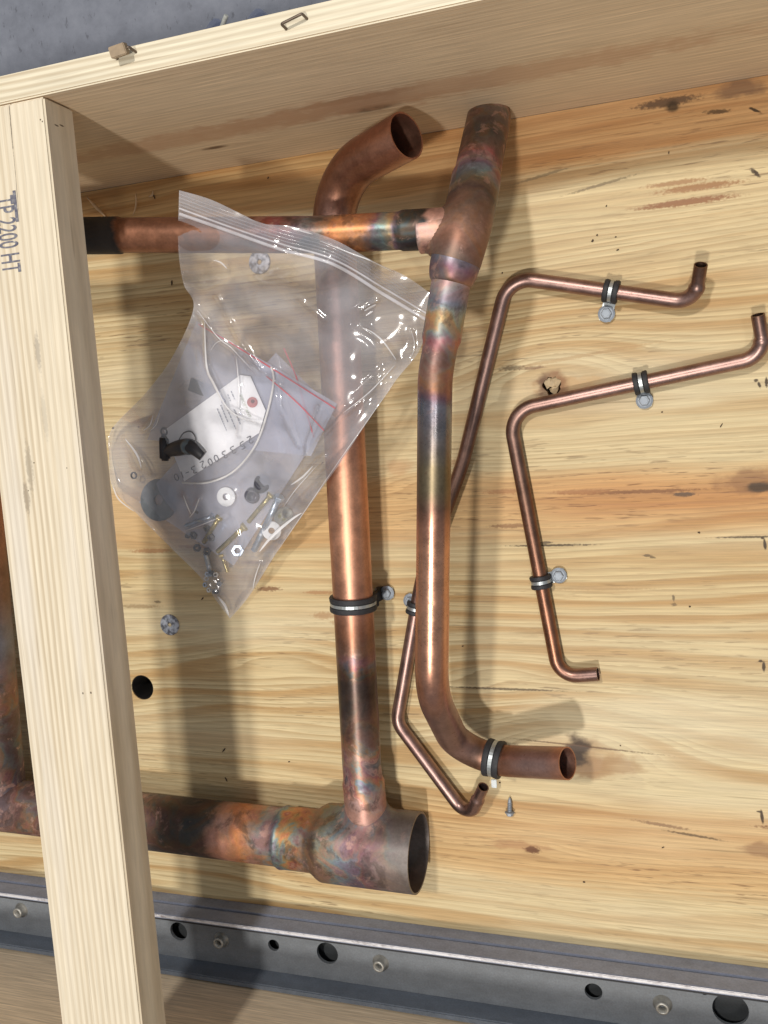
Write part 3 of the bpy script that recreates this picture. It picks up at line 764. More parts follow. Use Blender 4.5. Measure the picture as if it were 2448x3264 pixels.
for X, Y, lab in ((366, 1350, "galvanised fender washer lying in the beam shadow near the drilled hole"), (560, 566, "galvanised fender washer seen through the top of the clear bag")):
    c = P(X, Y, .0015)
    me = ring_mesh([(.0024, 0), (.0024, .0012), (.0031, .0019), (.0118, .0016), (.0126, .0009), (.0124, 0)], 36)
    tag(link("fender_washer", me, m_fend.m), lab, "washer", "fender washers").location = (c.x, c.y, 0)

# ------------------------------------------------------------------ bag of hardware
ZC = [(387, 411, .163), (455, 435, .166), (600, 490, .166), (720, 520, .162), (801, 561, .136), (877, 597, .112), (931, 640, .094), (387, 530, .150), (396, 611, .112), (428, 660, .090),
      (480, 508, .166), (600, 545, .163), (700, 560, .158), (374, 768, .052), (315, 849, .036), (239, 925, .012), (243, 990, .010), (244, 1054, .010), (301, 1115, .018), (375, 1189, .014), (432, 1246, .010), (468, 1295, .006), (495, 1334, .004),
      (925, 690, .090), (902, 764, .085), (855, 822, .080), (787, 921, .088), (735, 1000, .085), (690, 1065, .060), (640, 1130, .036), (600, 1190, .022), (530, 1300, .008),
      (600, 640, .115), (730, 640, .115), (830, 700, .096), (600, 750, .085), (730, 750, .102), (500, 850, .062), (620, 880, .070), (735, 880, .100), (600, 960, .060), (450, 960, .046), (400, 1060, .036), (520, 1060, .044), (560, 1150, .036), (480, 1200, .028), (330, 1000, .026)]
def zbag(X, Y):
    sw = sz_ = 0
    for a, b, c in ZC:
        d2 = (X - a) ** 2 + (Y - b) ** 2 + 1400
        w = 1 / d2 ** 1.6; sw += w; sz_ += w * c
    z = sz_ / sw
    d1 = abs(Y - 508) * .00042; z1 = .1605 - d1 * d1 / .040           # lies on the header pipe
    xa = 727 + (Y - 640) * .053; d3 = abs(X - xa) * .00046; z3 = .0885 - (Y - 640) * .000016 - d3 * d3 / .040   # and on the riser
    for q_ in (z1 if X < 800 else z1 - (X - 800) * .0006, z3):
        if q_ > z - .006:
            k = max(0, min(1, (q_ - z + .006) / .012)); z = z + (q_ - z) * k + .006 * k * (1 - k)
    return z
def polyc(pts, n):
    L = [0]
    for a, b in zip(pts[:-1], pts[1:]): L.append(L[-1] + math.dist(a, b))
    out = []
    # Catmull-Rom
    P_ = [pts[0]] + list(pts) + [pts[-1]]
    for i in range(n + 1):
        s = L[-1] * i / n; k = 0
        while k < len(L) - 2 and L[k + 1] < s: k += 1
        t = (s - L[k]) / (L[k + 1] - L[k])
        p0, p1_, p2_, p3 = P_[k], P_[k + 1], P_[k + 2], P_[k + 3]
        out.append(tuple(.5 * (2 * b + (c - a) * t + (2 * a - 5 * b + 4 * c - d) * t * t + (3 * b - a - 3 * c + d) * t ** 3) for a, b, c, d in zip(p0, p1_, p2_, p3)))
    return out
TOPC = [(387, 411), (455, 431), (527, 465), (567, 483), (634, 490), (720, 517), (801, 561), (877, 597), (938, 640)]
RIGC = [(938, 640), (926, 700), (902, 764), (855, 822), (787, 921), (735, 1000), (690, 1062), (600, 1190), (540, 1285), (497, 1336)]
LEFC = [(387, 411), (385, 530), (396, 611), (418, 665), (374, 768), (315, 849), (241, 928), (236, 985)]
BOTC = [(236, 985), (244, 1054), (301, 1115), (375, 1189), (432, 1246), (468, 1298), (497, 1336)]
def seg_d(p, a, b):
    ax_, ay_ = b[0] - a[0], b[1] - a[1]; l2 = ax_ * ax_ + ay_ * ay_
    t = max(0, min(1, ((p[0] - a[0]) * ax_ + (p[1] - a[1]) * ay_) / l2))
    return math.hypot(p[0] - a[0] - t * ax_, p[1] - a[1] - t * ay_)
def poly_d(p, pl): return min(seg_d(p, a, b) for a, b in zip(pl[:-1], pl[1:]))
ZIP = [(387, 462), (491, 498), (607, 539), (720, 571), (832, 638), (930, 696)]
ZIP2 = [(387, 450), (491, 488), (607, 527), (720, 560), (832, 624), (930, 682)]
CREASE = [  # (polyline, height m, half width px)
    ([(442, 695), (446, 790), (490, 880), (560, 912)], .0045, 5), ([(510, 745), (520, 850), (515, 940)], .0025, 5),
    ([(783, 708), (825, 735), (856, 775)], .0042, 5), ([(853, 788), (800, 850), (740, 900), (690, 950)], .004, 5), ([(888, 715), (895, 750), (884, 776)], .002, 5),
    ([(590, 800), (600, 880), (640, 960)], .003, 5), ([(270, 945), (290, 975), (306, 1010)], .0045, 6), ([(243, 1050), (262, 1085), (300, 1112)], .004, 6),
    ([(430, 1075), (412, 1110)], .003, 4), ([(395, 1065), (415, 1105)], .003, 4), ([(400, 1145), (480, 1115)], .0025, 4), ([(640, 1040), (700, 985)], .004, 6), ([(600, 1105), (645, 1050), (690, 1000)], .003, 5),
    ([(560, 1195), (590, 1160), (655, 1105)], .0045, 6), ([(500, 1110), (515, 1160), (510, 1200)], .002, 4), ([(475, 1296), (495, 1325)], .004, 6), ([(560, 1215), (545, 1270)], .0035, 4),
    ([(460, 565), (490, 580)], .003, 4), ([(470, 640), (520, 740), (560, 800)], .006, 9), ([(600, 1130), (640, 1075), (720, 1000), (780, 935)], .003, 5), ([(415, 665), (480, 735), (520, 760)], .005, 7),
    ([(780, 670), (815, 650)], .004, 5), ([(330, 900), (310, 930)], .003, 4), ([(690, 880), (660, 960), (655, 1010)], .003, 4), ([(640, 640), (700, 690)], .003, 8), ([(550, 590), (640, 610)], .002, 10)]
def wrinkle(X, Y):
    h = 0
    for pl, a, w in CREASE:
        xs = [p[0] for p in pl]; ys = [p[1] for p in pl]
        if X < min(xs) - 5 * w or X > max(xs) + 5 * w or Y < min(ys) - 5 * w or Y > max(ys) + 5 * w: continue
        d = poly_d((X, Y), pl) / w
        if d < 4: h += a * 1 / (1 + d * d) * (1 - d / 4)
    n = mnoise.noise(Vector((X * .012, Y * .012, 3.1))); n2 = mnoise.noise(Vector((X * .035, Y * .030, 8.7)))
    n3 = abs(mnoise.noise(Vector((X * .020, Y * .016, 5.5))))
    con = math.exp(-((X - 470) ** 2 + (Y - 1090) ** 2) / (170 ** 2))
    h += n * .0022 + n2 * (.0001 + .0026 * con) - n3 * (.0002 + .005 * con)
    dz = poly_d((X, Y), ZIP)
    if dz < 14: h += .0011 * math.exp(-(dz / 3.0) ** 2)
    dz = poly_d((X, Y), ZIP2)
    if dz < 14: h += .0009 * math.exp(-(dz / 2.2) ** 2)
    return h
def coons(nu, nv):
    t_ = polyc(TOPC, nu); b_ = polyc(BOTC, nu); l_ = polyc(LEFC, nv); r_ = polyc(RIGC, nv)
    G = []
    for j in range(nv + 1):
        v = j / nv; row = []
        for i in range(nu + 1):
            u = i / nu
            p = []
            for k in (0, 1):
                a = (1 - v) * t_[i][k] + v * b_[i][k]; b = (1 - u) * l_[j][k] + u * r_[j][k]
                c = (1 - u) * (1 - v) * t_[0][k] + u * (1 - v) * t_[-1][k] + (1 - u) * v * b_[0][k] + u * v * b_[-1][k]
                p.append(a + b - c)
            row.append((p[0], p[1], u, v))
        G.append(row)
    return G
NU, NV = 200, 270
G = coons(NU, NV)
def film(name, haze, tint, gloss=.10, blend=.35, zipshine=False, hazecol=(.86, .87, .93)):
    m = M(name); n = m.n; t = m.t
    x, y, z = m.coord()
    tr = n.new('ShaderNodeBsdfTransparent'); tr.inputs[0].default_value = tint + (1,)
    df = n.new('ShaderNodeBsdfDiffuse'); df.inputs[0].default_value = hazecol + (1,)
    gl = n.new('ShaderNodeBsdfGlossy'); gl.inputs['Roughness'].default_value = gloss; gl.inputs[0].default_value = (1, 1, 1, 1)
    lw = n.new('ShaderNodeFresnel'); lw.inputs[0].default_value = 1.5
    h = m.noise(x * 60, y * 60, z * 60, 2, .5) ; h2 = m.noise(x * 20, y * 20, z * 20, 2)
    bp = n.new('ShaderNodeBump'); bp.inputs['Strength'].default_value = .02; bp.inputs['Distance'].default_value = .004
    t.links.new((h * .35 + h2).s, bp.inputs['Height'])
    for q_ in (gl, lw): t.links.new(bp.outputs[0], q_.inputs['Normal'])
    m1 = n.new('ShaderNodeMixShader'); hz = m.noise(x * 18, y * 18, z * 18, 3).rng(.3, .7, haze * .6, haze * 1.4)
    t.links.new(hz.s, m1.inputs[0]); t.links.new(tr.outputs[0], m1.inputs[1]); t.links.new(df.outputs[0], m1.inputs[2])
    m2 = n.new('ShaderNodeMixShader'); fr = (S(t, lw.outputs[0]) * 1.3).f('MINIMUM', 0.8)
    t.links.new(fr.s, m2.inputs[0]); t.links.new(m1.outputs[0], m2.inputs[1]); t.links.new(gl.outputs[0], m2.inputs[2])
    t.links.new(m2.outputs[0], m.out.inputs[0])
    n.remove(m.b)
    return m.m
m_film = film("clear_bag_film", .155, (.955, .95, .965))
m_zip = film("zip_strip_film", .16, (.93, .93, .95), .16); m_ztr = film("zip_track_film", .55, (.93, .93, .95), .2, hazecol=(.90, .89, .95)); m_glint = film("crease_glint_film", .62, (.97, .97, .98), .12, hazecol=(.97, .97, 1.0))  # last film is whitened to paint the highlights on the folds
bagc = P(520, 980, 0); bag = thing("zip_bag", "large clear plastic zip bag draped over the pipes, full of fasteners", "bag", (bagc.x, bagc.y, 0)); bl = bag.location
def layer(top):
    V = []
    for row in G:
        for X, Y, u, v in row:
            z = zbag(X, Y)
            edge = min(u, 1 - u, v * 1.2, (1 - v)) ; e = smoothstep(0, .07, edge)
            con = math.exp(-((X - 470) ** 2 + (Y - 1060) ** 2) / (190 ** 2))
            th = (.0006 + e * (.003 + .022 * con)) * (1 if v > .12 else v / .12 + .02)
            if top: z = z + wrinkle(X, Y) * (.35 + .65 * e) + .001
            else: z = max(.0022, z + wrinkle(X * 1.02 + 9, Y) * .5 * e - th)
            z = max(z, .0026 if top else .0016)
            V.append(P(X, Y, z))
    F = [(j * (NU + 1) + i, (j + 1) * (NU + 1) + i, (j + 1) * (NU + 1) + i + 1, j * (NU + 1) + i + 1) for j in range(NV) for i in range(NU)]
    me = bpy.data.meshes.new("bag_sheet"); me.from_pydata(V, [], F); me.update(); return me
link("bag_front", local(layer(True), bl), m_film, bag, True)
link("bag_back", local(layer(False), bl), m_film, bag, True)
def ribbon(pl, w, dz, n=60, lift=0.0, taper=False):
    """flat strip that follows the bag front along a photo polyline, w = width px"""
    c = polyc(pl, n); V, F = [], []
    for i, (X, Y) in enumerate(c):
        a = c[max(0, i - 1)]; b = c[min(n, i + 1)]; d = math.hypot(b[0] - a[0], b[1] - a[1]); nx, ny = -(b[1] - a[1]) / d, (b[0] - a[0]) / d
        for s in (-.5, 0, .5):
            w2 = w * (math.sin(PI * min(1, max(0, (i + .3) / (n + .6)))) ** .6 if taper else 1)
            x_, y_ = X + nx * w2 * s, Y + ny * w2 * s
            V.append(P(x_, y_, zbag(x_, y_) + wrinkle(x_, y_) + .001 + dz + (lift if s == 0 else 0)))
    for i in range(n):
        for s in (0, 1): F.append((i * 3 + s, i * 3 + s + 1, i * 3 + s + 4, i * 3 + s + 3))
    me = bpy.data.meshes.new("ribbon"); me.from_pydata(V, [], F); me.update(); return me
link("zip_track", local(ribbon(ZIP, 7, .0006, 80, .0014), bl), m_ztr, bag, True)
link("zip_track", local(ribbon(ZIP2, 4, .0005, 80, .0010), bl), m_ztr, bag, True)
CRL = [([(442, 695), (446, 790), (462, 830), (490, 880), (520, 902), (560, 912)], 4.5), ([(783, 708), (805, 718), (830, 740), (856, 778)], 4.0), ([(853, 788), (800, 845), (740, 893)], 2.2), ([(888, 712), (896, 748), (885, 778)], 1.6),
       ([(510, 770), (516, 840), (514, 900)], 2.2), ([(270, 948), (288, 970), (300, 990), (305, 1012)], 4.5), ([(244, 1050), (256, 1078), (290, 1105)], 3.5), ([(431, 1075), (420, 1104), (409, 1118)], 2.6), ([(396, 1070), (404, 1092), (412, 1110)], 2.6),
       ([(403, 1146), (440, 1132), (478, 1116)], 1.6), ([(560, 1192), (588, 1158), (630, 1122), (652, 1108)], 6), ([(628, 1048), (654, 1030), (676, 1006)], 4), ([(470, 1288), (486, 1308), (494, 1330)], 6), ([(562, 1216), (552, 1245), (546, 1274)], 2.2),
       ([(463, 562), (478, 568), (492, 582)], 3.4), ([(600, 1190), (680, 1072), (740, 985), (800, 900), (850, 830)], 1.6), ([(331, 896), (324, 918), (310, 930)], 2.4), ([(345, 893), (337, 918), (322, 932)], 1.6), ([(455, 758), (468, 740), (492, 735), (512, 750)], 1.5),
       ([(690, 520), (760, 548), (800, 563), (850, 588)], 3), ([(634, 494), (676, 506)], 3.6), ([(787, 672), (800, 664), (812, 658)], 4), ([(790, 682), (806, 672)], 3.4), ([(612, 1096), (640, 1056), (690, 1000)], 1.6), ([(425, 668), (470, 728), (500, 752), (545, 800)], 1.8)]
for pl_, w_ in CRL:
    link("crease_glint", local(ribbon(pl_, w_, .0006, 30, .0008, True), bl), m_glint, bag, True)  # pale ribbons painting bright highlights along the bag folds
for off, w_ in ((-8, 3), (-15, 3), (-23, 3), (-31, 2.5)):
    link("zip_rib", local(ribbon([(a + 0, b + off * (1 if i < 5 else .8)) for i, (a, b) in enumerate(ZIP2)], w_, .0004, 70, .0006), bl), m_zip, bag, True)

# inner bags with red seal lines
m_film2 = film("milky_bag_film", .40, (.90, .91, .95), .25, hazecol=(.70, .745, .92))
m_red = plain("red_seal", (.62, .04, .07), .5)
def inner_bag(label, poly, red, zips, dz):
    # poly = four corners in photo order, filled by bilinear patch
    (a, b, c, d) = poly; n = 40; V = []
    for j in range(n + 1):
        for i in range(n + 1):
            u, v = i / n, j / n
            X = (1 - u) * (1 - v) * a[0] + u * (1 - v) * b[0] + u * v * c[0] + (1 - u) * v * d[0]
            Y = (1 - u) * (1 - v) * a[1] + u * (1 - v) * b[1] + u * v * c[1] + (1 - u) * v * d[1]
            V.append(P(X, Y, max(.004, zbag(X, Y) + wrinkle(X, Y) * .6 + dz + .0007 * mnoise.noise(Vector((X * .02, Y * .02, dz * 900))))))
    F = [(j * (n + 1) + i, (j + 1) * (n + 1) + i, (j + 1) * (n + 1) + i + 1, j * (n + 1) + i + 1) for j in range(n) for i in range(n)]
    me = bpy.data.meshes.new("inner"); me.from_pydata(V, [], F); me.update()
    c0 = P(poly[2][0], poly[2][1], 0); B = thing("small_zip_bag", label, "bag", (c0.x, c0.y, 0), "small red-line bags"); L = B.location
    link("bag_sheet", local(me, L), m_film2, B, True)
    for r in red:
        link("red_seal_line", local(ribbon(r, 2.6, dz + .0012, 40), L), m_red, B)
    for r in zips:
        link("zip_track", local(ribbon(r, 7, dz + .0008, 40, .001), L), m_zip, B, True)
inner_bag("small milky bag with a diagonal red seal line, holding the paper tag", [(424, 694), (728, 872), (672, 985), (318, 950)],
          [[(428, 700), (500, 742), (594, 800), (724, 882)], [(575, 812), (640, 868), (700, 930)]], [[(412, 716), (500, 762), (560, 800), (610, 835)]], -.0050)
inner_bag("small milky bag with a steep red seal line, holding the fasteners", [(596, 762), (722, 886), (505, 1222), (300, 1085)],
          [[(613, 752), (640, 815), (660, 885), (678, 945)]], [[(598, 770), (622, 860), (650, 950), (664, 985)], [(660, 850), (722, 905)]], -.0072)

# paper tag
TG = [(354, 930), (519, 810), (541, 813), (574, 887), (560, 935), (398, 1040)]
def bagz(X, Y, dz): return P(X, Y, max(.004, zbag(X, Y) + wrinkle(X, Y) * .6 + dz))
tc = P(450, 930, 0); TAG = thing("paper_tag", "white paper parts tag with a reddish reinforced hole, inside the clear bag", "tag", (tc.x, tc.y, 0)); tl = TAG.location
TZ = -.0026
def sheet(poly, dz, n=14):
    bm = bmesh.new()
    vs_ = [bm.verts.new((x_, y_, 0)) for x_, y_ in poly]; bm.faces.new(vs_)
    bmesh.ops.triangulate(bm, faces=bm.faces)
    bmesh.ops.subdivide_edges(bm, edges=bm.edges[:], cuts=4, use_grid_fill=True)
    for v in bm.verts: v.co = bagz(v.co.x, v.co.y, dz)
    top = bm.faces[:]
    bmesh.ops.recalc_face_normals(bm, faces=bm.faces)
    return bm_mesh(bm)
m_paper = plain("tag_paper", (.86, .87, .90), .8, 0, .05, 40)
link("card", local(sheet(TG, TZ), tl), m_paper, TAG)
m_ring = plain("tag_ring", (.46, .19, .20), .7)
link("hole_ring", local(sheet(circle(545, 869, 11.5, 20), TZ + .0007), tl), m_ring, TAG)
link("hole", local(sheet(circle(546, 867, 4.2, 14), TZ + .0012), tl), plain("tag_hole", (.16, .09, .1), .8), TAG)
m_ink = plain("tag_print", (.34, .36, .42), .8); m_ink2 = plain("tag_print_green", (.45, .52, .42), .8); m_pen = plain("pen_ink", (.035, .035, .06), .5)
# printed text on the tag
def tag_text(s, X, Y, ang, size, mat, dz):
    f = bpy.data.curves.new("t", 'FONT'); f.body = s; f.size = size; f.align_x = 'LEFT'
    o = bpy.data.objects.new("t", f); COL.objects.link(o); d = bpy.context.evaluated_depsgraph_get(); me = bpy.data.meshes.new_from_object(o.evaluated_get(d)); bpy.data.objects.remove(o)
    ca, sa = math.cos(ang), math.sin(ang)
    for v in me.vertices:
        x_ = X + v.co.x * ca - v.co.y * sa; y_ = Y - (v.co.x * sa + v.co.y * ca)
        v.co = bagz(x_, y_, dz)
    me.update(); return link("printed_line", local(me, tl), mat, TAG)
A0 = math.radians(-67)
tag_text("IMPORTANT", 516, 854, A0, 9.5, m_ink2, TZ + .0008)
# fine print too small to read: rows of short dashes
for r_ in range(5):
    bm = bmesh.new(); X0, Y0 = 498 - r_ * 7.5, 845 + r_ * 7.5 + (8 if r_ > 1 else 0); s_ = 0
    qn = random.Random(40 + r_); LN = 66 if r_ in (1, 2, 4) else 40
    while s_ < LN:
        w_ = qn.uniform(3, 8); ca, sa = math.cos(A0), math.sin(A0); qs = []
        for a_, b_ in ((s_, 0), (s_ + w_, 0), (s_ + w_, 2.6), (s_, 2.6)):
            qs.append(bm.verts.new(bagz(X0 + a_ * ca - b_ * sa, Y0 - (a_ * sa + b_ * ca), TZ + .0008)))
        bm.faces.new(qs); s_ += w_ + 1.6
    link("printed_line", local(bm_mesh(bm), tl), m_ink, TAG)
# handwritten number, pen strokes
DIG = {'2': [(0, 8), (2, 10), (5, 9.5), (6, 7), (3, 3), (0, 0), (6.5, .4)], '5': [(6, 10), (1, 10), (.6, 6), (4, 6.3), (6, 4), (5, .8), (0, 0)],
       '3': [(0, 9.5), (3.5, 10), (5.5, 8), (2.5, 5.6), (6, 3.5), (5, .6), (0, .4)], '0': [(3, 10), (.5, 7), (.8, 2), (3.2, 0), (5.6, 3), (5.4, 7.6), (3, 10)],
       '1': [(3, 10), (2.6, 0)], '-': [(.5, 5), (5, 4.8)]}
m4s = [(541, 950, '2'), (524, 962, '5'), (503, 972, '3'), (485, 982, '3'), (467, 990, '0'), (454, 998, '0'), (439, 1004, '2'), (419, 1015, '3'), (404, 1021, '-'), (393, 1026, '1'), (381, 1031, '0')]
for X, Y, ch in m4s:
    an = math.radians(203); sc = 1.55; pts = []
    for a_, b_ in DIG[ch]:
        a_ = (a_ - 3) * sc; b_ = (b_ - 5) * sc
        x_ = X + a_ * math.cos(an) - b_ * math.sin(an); y_ = Y - (a_ * math.sin(an) + b_ * math.cos(an))
        pts.append(P(x_, y_, max(.005, zbag(x_, y_) + wrinkle(x_, y_) * .6 - .0012)))
    link("handwritten_digit", local(sweep(resample(fillet(pts, .0012, .0005), .001), .00042, 6), tl), m_pen, TAG)

# white cord
cp = [(586, 792), (591, 825), (577, 893), (551, 963), (505, 1018), (450, 1042), (394, 1043)]
pts = [bagz(x_, y_, -.0022) for x_, y_ in polyc(cp, 40)]
c0 = tuple(P(551, 963, 0)); o = link("white_cord", local(sweep(pts, .0011, 8), c0), plain("cord", (.80, .79, .76), .5, 0, .08)); o.location = c0
tag(o, "thin white cord curving round the paper tag inside the bag", "cord")

# ---- fasteners in the bag
m_yz = plain("yellow_zinc", (.55, .46, .22), .32, .85); m_bz = plain("blue_zinc", (.52, .60, .72), .32, .85); m_blk = plain("black_plastic", (.02, .02, .025), .5)
m_nyl = plain("white_nylon", (.78, .80, .82), .45, 0, .05); m_dst = plain("dark_steel", (.16, .16, .17), .45, .7)
def bolt(label, a, b, r, mat, dz=-.0065, thread=.5, hexs=1.75):
    pa = bagz(a[0], a[1], dz); pb = bagz(b[0], b[1], dz); ax = pb - pa; L = ax.length
    loc = (pa.x, pa.y, 0)
    B = thing("bolt", label, "bolt", loc, "fasteners in the bag")
    link("head", local(lathe([(r * hexs * .94, 0), (r * hexs, .0006), (r * hexs, r * 1.2), (r * hexs * .94, r * 1.3)], 6, ax, pa), loc), mat, B)
    pr = [(r, r * 1.2), (r, L * (1 - thread))]; h = L * (1 - thread)
    while h < L - .001:
        pr += [(r * .82, h + .0004), (r * 1.02, h + .0009)]; h += .0011
    pr += [(r * .7, L)]
    link("shank", local(lathe(pr, 14, ax, pa), loc), mat, B, True)
bolt("long zinc bolt lying at a slant with bright thread ends in the bag middle", (604, 1072), (548, 1190), .0035, m_bz, thread=.45)
bolt("yellow zinc bolt with its head up in the bag left of the long bolt", (474, 1117), (440, 1172), .0026, m_yz)
bolt("long yellow zinc bolt lying under the bright creases in the bag", (586, 1068), (536, 1128), .0026, m_yz)
bolt("yellow zinc bolt ending beside the blue nut in the bag", (530, 1136), (470, 1192), .0028, m_yz)
bolt("short silver bolt pointing left above the yellow bolts", (462, 1114), (400, 1136), .0022, m_bz)
bolt("short blue zinc bolt with its head near the bag tip", (456, 1242), (444, 1196), .0030, m_bz, dz=-.008)
bolt("stubby pinkish bolt near the bottom of the bag", (478, 1196), (492, 1236), .0024, m_yz, dz=-.008)
bolt("grey bolt half hidden between the yellow bolts", (490, 1130), (462, 1168), .0028, m_bz, dz=-.014)
bolt("dark slanted bolt at the left of the fastener heap", (430, 1100), (404, 1160), .0030, m_dst, dz=-.012)
def nut(label, X, Y, r, mat, dz, tilt, name="nut", cat="nut"):
    p = bagz(X, Y, dz); me = ring_mesh([(r * .5, 0), (r * .5, r * .8), (r * .9, r * .8), (r, r * .65), (r, r * .12), (r * .92, 0)], 6 if name == "nut" else 28, Vector(tilt), Vector((0, 0, 0)))
    tag(link(name, me, mat, smooth=name != "nut"), label, cat, "fasteners in the bag").location = p
nut("blue zinc nut beside the long bolt thread", 515, 1190, .0075, m_bz, -.008, (.3, .2, 1))
def washer(label, X, Y, r, ri, mat, dz, tilt, thick=.0016):
    p = bagz(X, Y, dz); me = ring_mesh([(ri, 0), (ri, thick), (r * .97, thick), (r, thick * .7), (r, thick * .2)], 32, Vector(tilt))
    tag(link("washer", me, mat), label, "washer", "fasteners in the bag").location = p
washer("white nylon washer just below the cord in the bag", 489, 1073, .0105, .0038, m_nyl, -.0045, (.1, 0, 1))
washer("pale nylon washer at the right edge of the fastener heap", 587, 1146, .0105, .0036, m_nyl, -.006, (.3, -.1, 1))
washer("tiny lock washer alone at the left corner of the bag", 290, 1027, .0042, .0026, m_dst, -.002, (0, 0, 1))
washer("large grey rubber-backed washer in the left of the bag", 345, 1080, .0240, .006, plain("grey_rubber", (.20, .22, .24), .6), -.008, (0, .1, 1), .003)
def cap(label, X, Y, r, h, dz, tilt, mat):
    p = bagz(X, Y, dz); me = lathe([(r * .9, 0), (r, .0008), (r, h * .8), (r * .85, h), (r * .6, h), (r * .55, h * .7)], 24, Vector(tilt))
    tag(link("rubber_cap", me, mat, smooth=True), label, "cap", "fasteners in the bag").location = p
cap("dark rubber cap below the cord in the bag", 566, 1050, .0092, .014, -.015, (.5, .4, .8), plain("dark_rubber", (.05, .05, .07), .5))
cap("second dark cap left of the first, its ring face up", 548, 1066, .0085, .010, -.013, (.2, -.3, 1), plain("slate_rubber", (.08, .08, .11), .4))
cap("olive plastic spacer at the right edge of the heap", 606, 1118, .0085, .016, -.012, (.7, .3, .5), plain("olive_plastic", (.26, .25, .20), .4))
qn = random.Random(3)
for i in range(9):
    X = 455 + qn.uniform(-22, 28); Y = 1262 + qn.uniform(-24, 22)
    nut("tiny nut in the pile at the bottom tip of the bag", X, Y, .0032, [m_bz, m_dst, m_nyl][i % 3], -.005, (qn.uniform(-.5, .5), qn.uniform(-.5, .5), 1))
for i in range(5):
    X = 400 + qn.uniform(-20, 60); Y = 1150 + qn.uniform(-15, 40)
    nut("small dark nut in the shaded left of the fastener heap", X, Y, .0048, m_dst, -.008, (qn.uniform(-.6, .6), qn.uniform(-.6, .6), 1))
# sensor: black connector, clip and body on the tag
sc0 = bagz(390, 970, -.003); SE = thing("sensor", "black plastic sensor with connector and metal clip lying over the tag", "sensor", tuple(sc0)); sl = SE.location
ctr = bagz(357, 968, -.001); me = box(-.006, .006, -.014, .014, -.003, .005, .0025, 3); me.transform(Matrix.Translation(ctr) @ Matrix.Rotation(-.08, 4, 'Z')); link("connector", local(me, sl), m_blk, SE, True)
ctr = bagz(355, 932, -.002); me = ring_mesh([(.0028, 0), (.0028, .001), (.0048, .001), (.0048, 0)], 20, at=ctr); link("terminal_ring", local(me, sl), m_dst, SE)
me = sweep([bagz(x_, y_, -.003) for x_, y_ in polyc([(362, 975), (385, 968), (415, 965), (440, 985)], 16)], lambda s, t: .0065 + .0025 * math.sin(PI * s / t), 18); link("body", local(me, sl), m_blk, SE)
me = sweep([bagz(x_, y_, .000) for x_, y_ in polyc([(384, 955), (396, 936), (412, 932), (422, 944), (422, 958)], 20)], .0007, 8); link("wire_loop", local(me, sl), m_dst, SE)
me = lathe([(.0075, -.003), (.0085, 0), (.0085, .003), (.006, .006), (.004, .0065)], 24, Vector((.3, -.3, 1)), bagz(407, 965, -.001)); link("lens", local(me, sl), plain("smoky_plastic", (.10, .13, .15), .12), SE, True)
me = box(-.013, .013, -.007, .007, -.001, .001, .0005); me.transform(Matrix.Translation(bagz(432, 838, -.006)) @ Matrix.Rotation(-.4, 4, 'Z'))
tag(link("black_label", me, plain("charcoal_plastic", (.05, .05, .06), .6)), "small dark plastic piece at the top of the inner bag", "plastic piece")

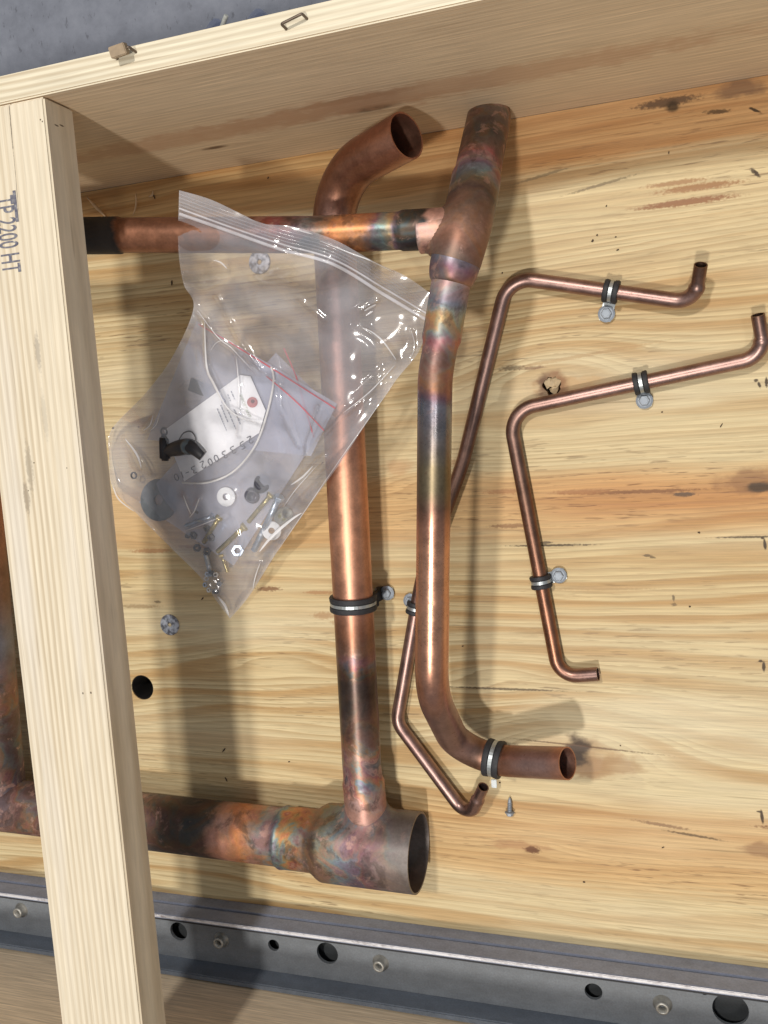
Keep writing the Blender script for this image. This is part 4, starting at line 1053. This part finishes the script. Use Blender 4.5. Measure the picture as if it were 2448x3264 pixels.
# ------------------------------------------------------------------ debris
m_spl = plain("fresh_splinter", (.66, .47, .28), .7)
for i, (a, b, w_, lab) in enumerate((((188, 426), (232, 472), .0018, "curled pale wood splinter beside the beam above the header pipe"), ((293, 416), (287, 465), .0010, "straight thin wood splinter in the beam shadow"), ((330, 411), (321, 425), .0012, "tiny wood splinter near the bag corner"))):
    A_ = P(a[0], a[1], .0035); B_ = P(b[0], b[1], .002); mid = (A_ + B_) / 2 + Vector((.003, -.002, .004 if i == 0 else .0005))
    c0 = (mid.x, mid.y, 0)
    pts = resample(fillet([A_, mid, B_], .03, .002), .003)
    o = link("wood_splinter", local(sweep(pts, lambda s, t: w_ * (.25 + .75 * math.sin(PI * min(1, max(0, s / t)))), 6), c0), m_spl); o.location = c0
    tag(o, lab, "splinter")
bm = bmesh.new(); qn = random.Random(5)
for X, Y, L, w_, a in ((372, 611, 12, 3, 1.5), (334, 425, 12, 3.5, 1.8), (697, 1330 - 330, 6, 2, .5), (438, 1293, 9, 3, .8), (484, 1620, 15, 3, .8), (489, 1833 - 150, 12, 2.5, 2.0), (493, 1850, 12, 2, 1.2), (1558, 919, 9, 2.4, 1.0), (1445, 330, 6, 2, 1.6),
                     (1290, 508, 4, 3, 0), (1280, 520, 5, 4, .5), (1334, 540, 5, 3, .3), (1310, 445, 4, 2, 1), (1330, 512, 4, 2, .2), (245, 925, 8, 4, .4), (300, 922, 5, 3, .2), (1000, 1395, 4, 3, 0), (1432, 1830, 6, 2, .4), (1080, 1690, 4, 3, 0), (1262, 1905, 5, 3, 0),
                     (1490, 1310, 4, 3, 0), (1510, 1150, 5, 3, 0), (1160, 1620, 3, 3, 0), (720, 600, 3, 2, 0), (580, 384, 5, 3, 1), (1085, 590, 3, 3, 0), (1430, 890, 4, 2, 0), (625, 1745 - 100, 5, 2.5, .1), (352, 1346, 4, 3, 0), (1340, 1610, 3, 2, 0)):
    c = P(X, Y, 0); k = .00056
    M_ = Matrix.Translation((c.x, c.y, .0008)) @ Matrix.Rotation(a, 4, 'Z') @ Matrix.Diagonal((L * k, w_ * k, .0014, 1))
    r = bmesh.ops.create_icosphere(bm, subdivisions=1, radius=.5, matrix=M_)
    for v in r['verts']: v.co += Vector((qn.uniform(-1, 1), qn.uniform(-1, 1), 0)) * w_ * k * .18
o = link("bark_crumbs", bm_mesh(bm), plain("bark", (.07, .045, .03), .9)); o["kind"] = "stuff"
tag(o, "dark specks of bark and dirt scattered on the plywood", "debris")
# scrap of plastic film and pale strip on the ground behind the crate
p = P(520, 58, GZ); V, F = [], []
for j in range(9):
    for i in range(15):
        V.append((p.x + (i / 14 - .5) * .085, p.y - .020 + (j / 8 - .5) * .045 + .010 * math.sin(i * .7), GZ + .008 + .014 * abs(math.sin(i * .9 + j * .6)) * (.4 + .6 * math.sin(j * .5))))
for j in range(8):
    for i in range(14): F.append((j * 15 + i, j * 15 + i + 1, (j + 1) * 15 + i + 1, (j + 1) * 15 + i))
me = bpy.data.meshes.new("scrap"); me.from_pydata(V, [], F); me.update()
tag(link("plastic_scrap", me, film("blue_film", .35, (.6, .66, .85), .2, hazecol=(.24, .26, .33)), smooth=True), "crumpled bluish plastic scrap on the concrete behind the crate side", "plastic scrap")
a_, b_ = P(489, 33, GZ + .02), P(476, 68, GZ + .012)
o = link("pale_strip", sweep(resample([a_, b_], .004), .0028, 6), plain("strip", (.55, .56, .52), .6)); tag(o, "short pale strip leaning on the plastic scrap behind the crate", "strip")
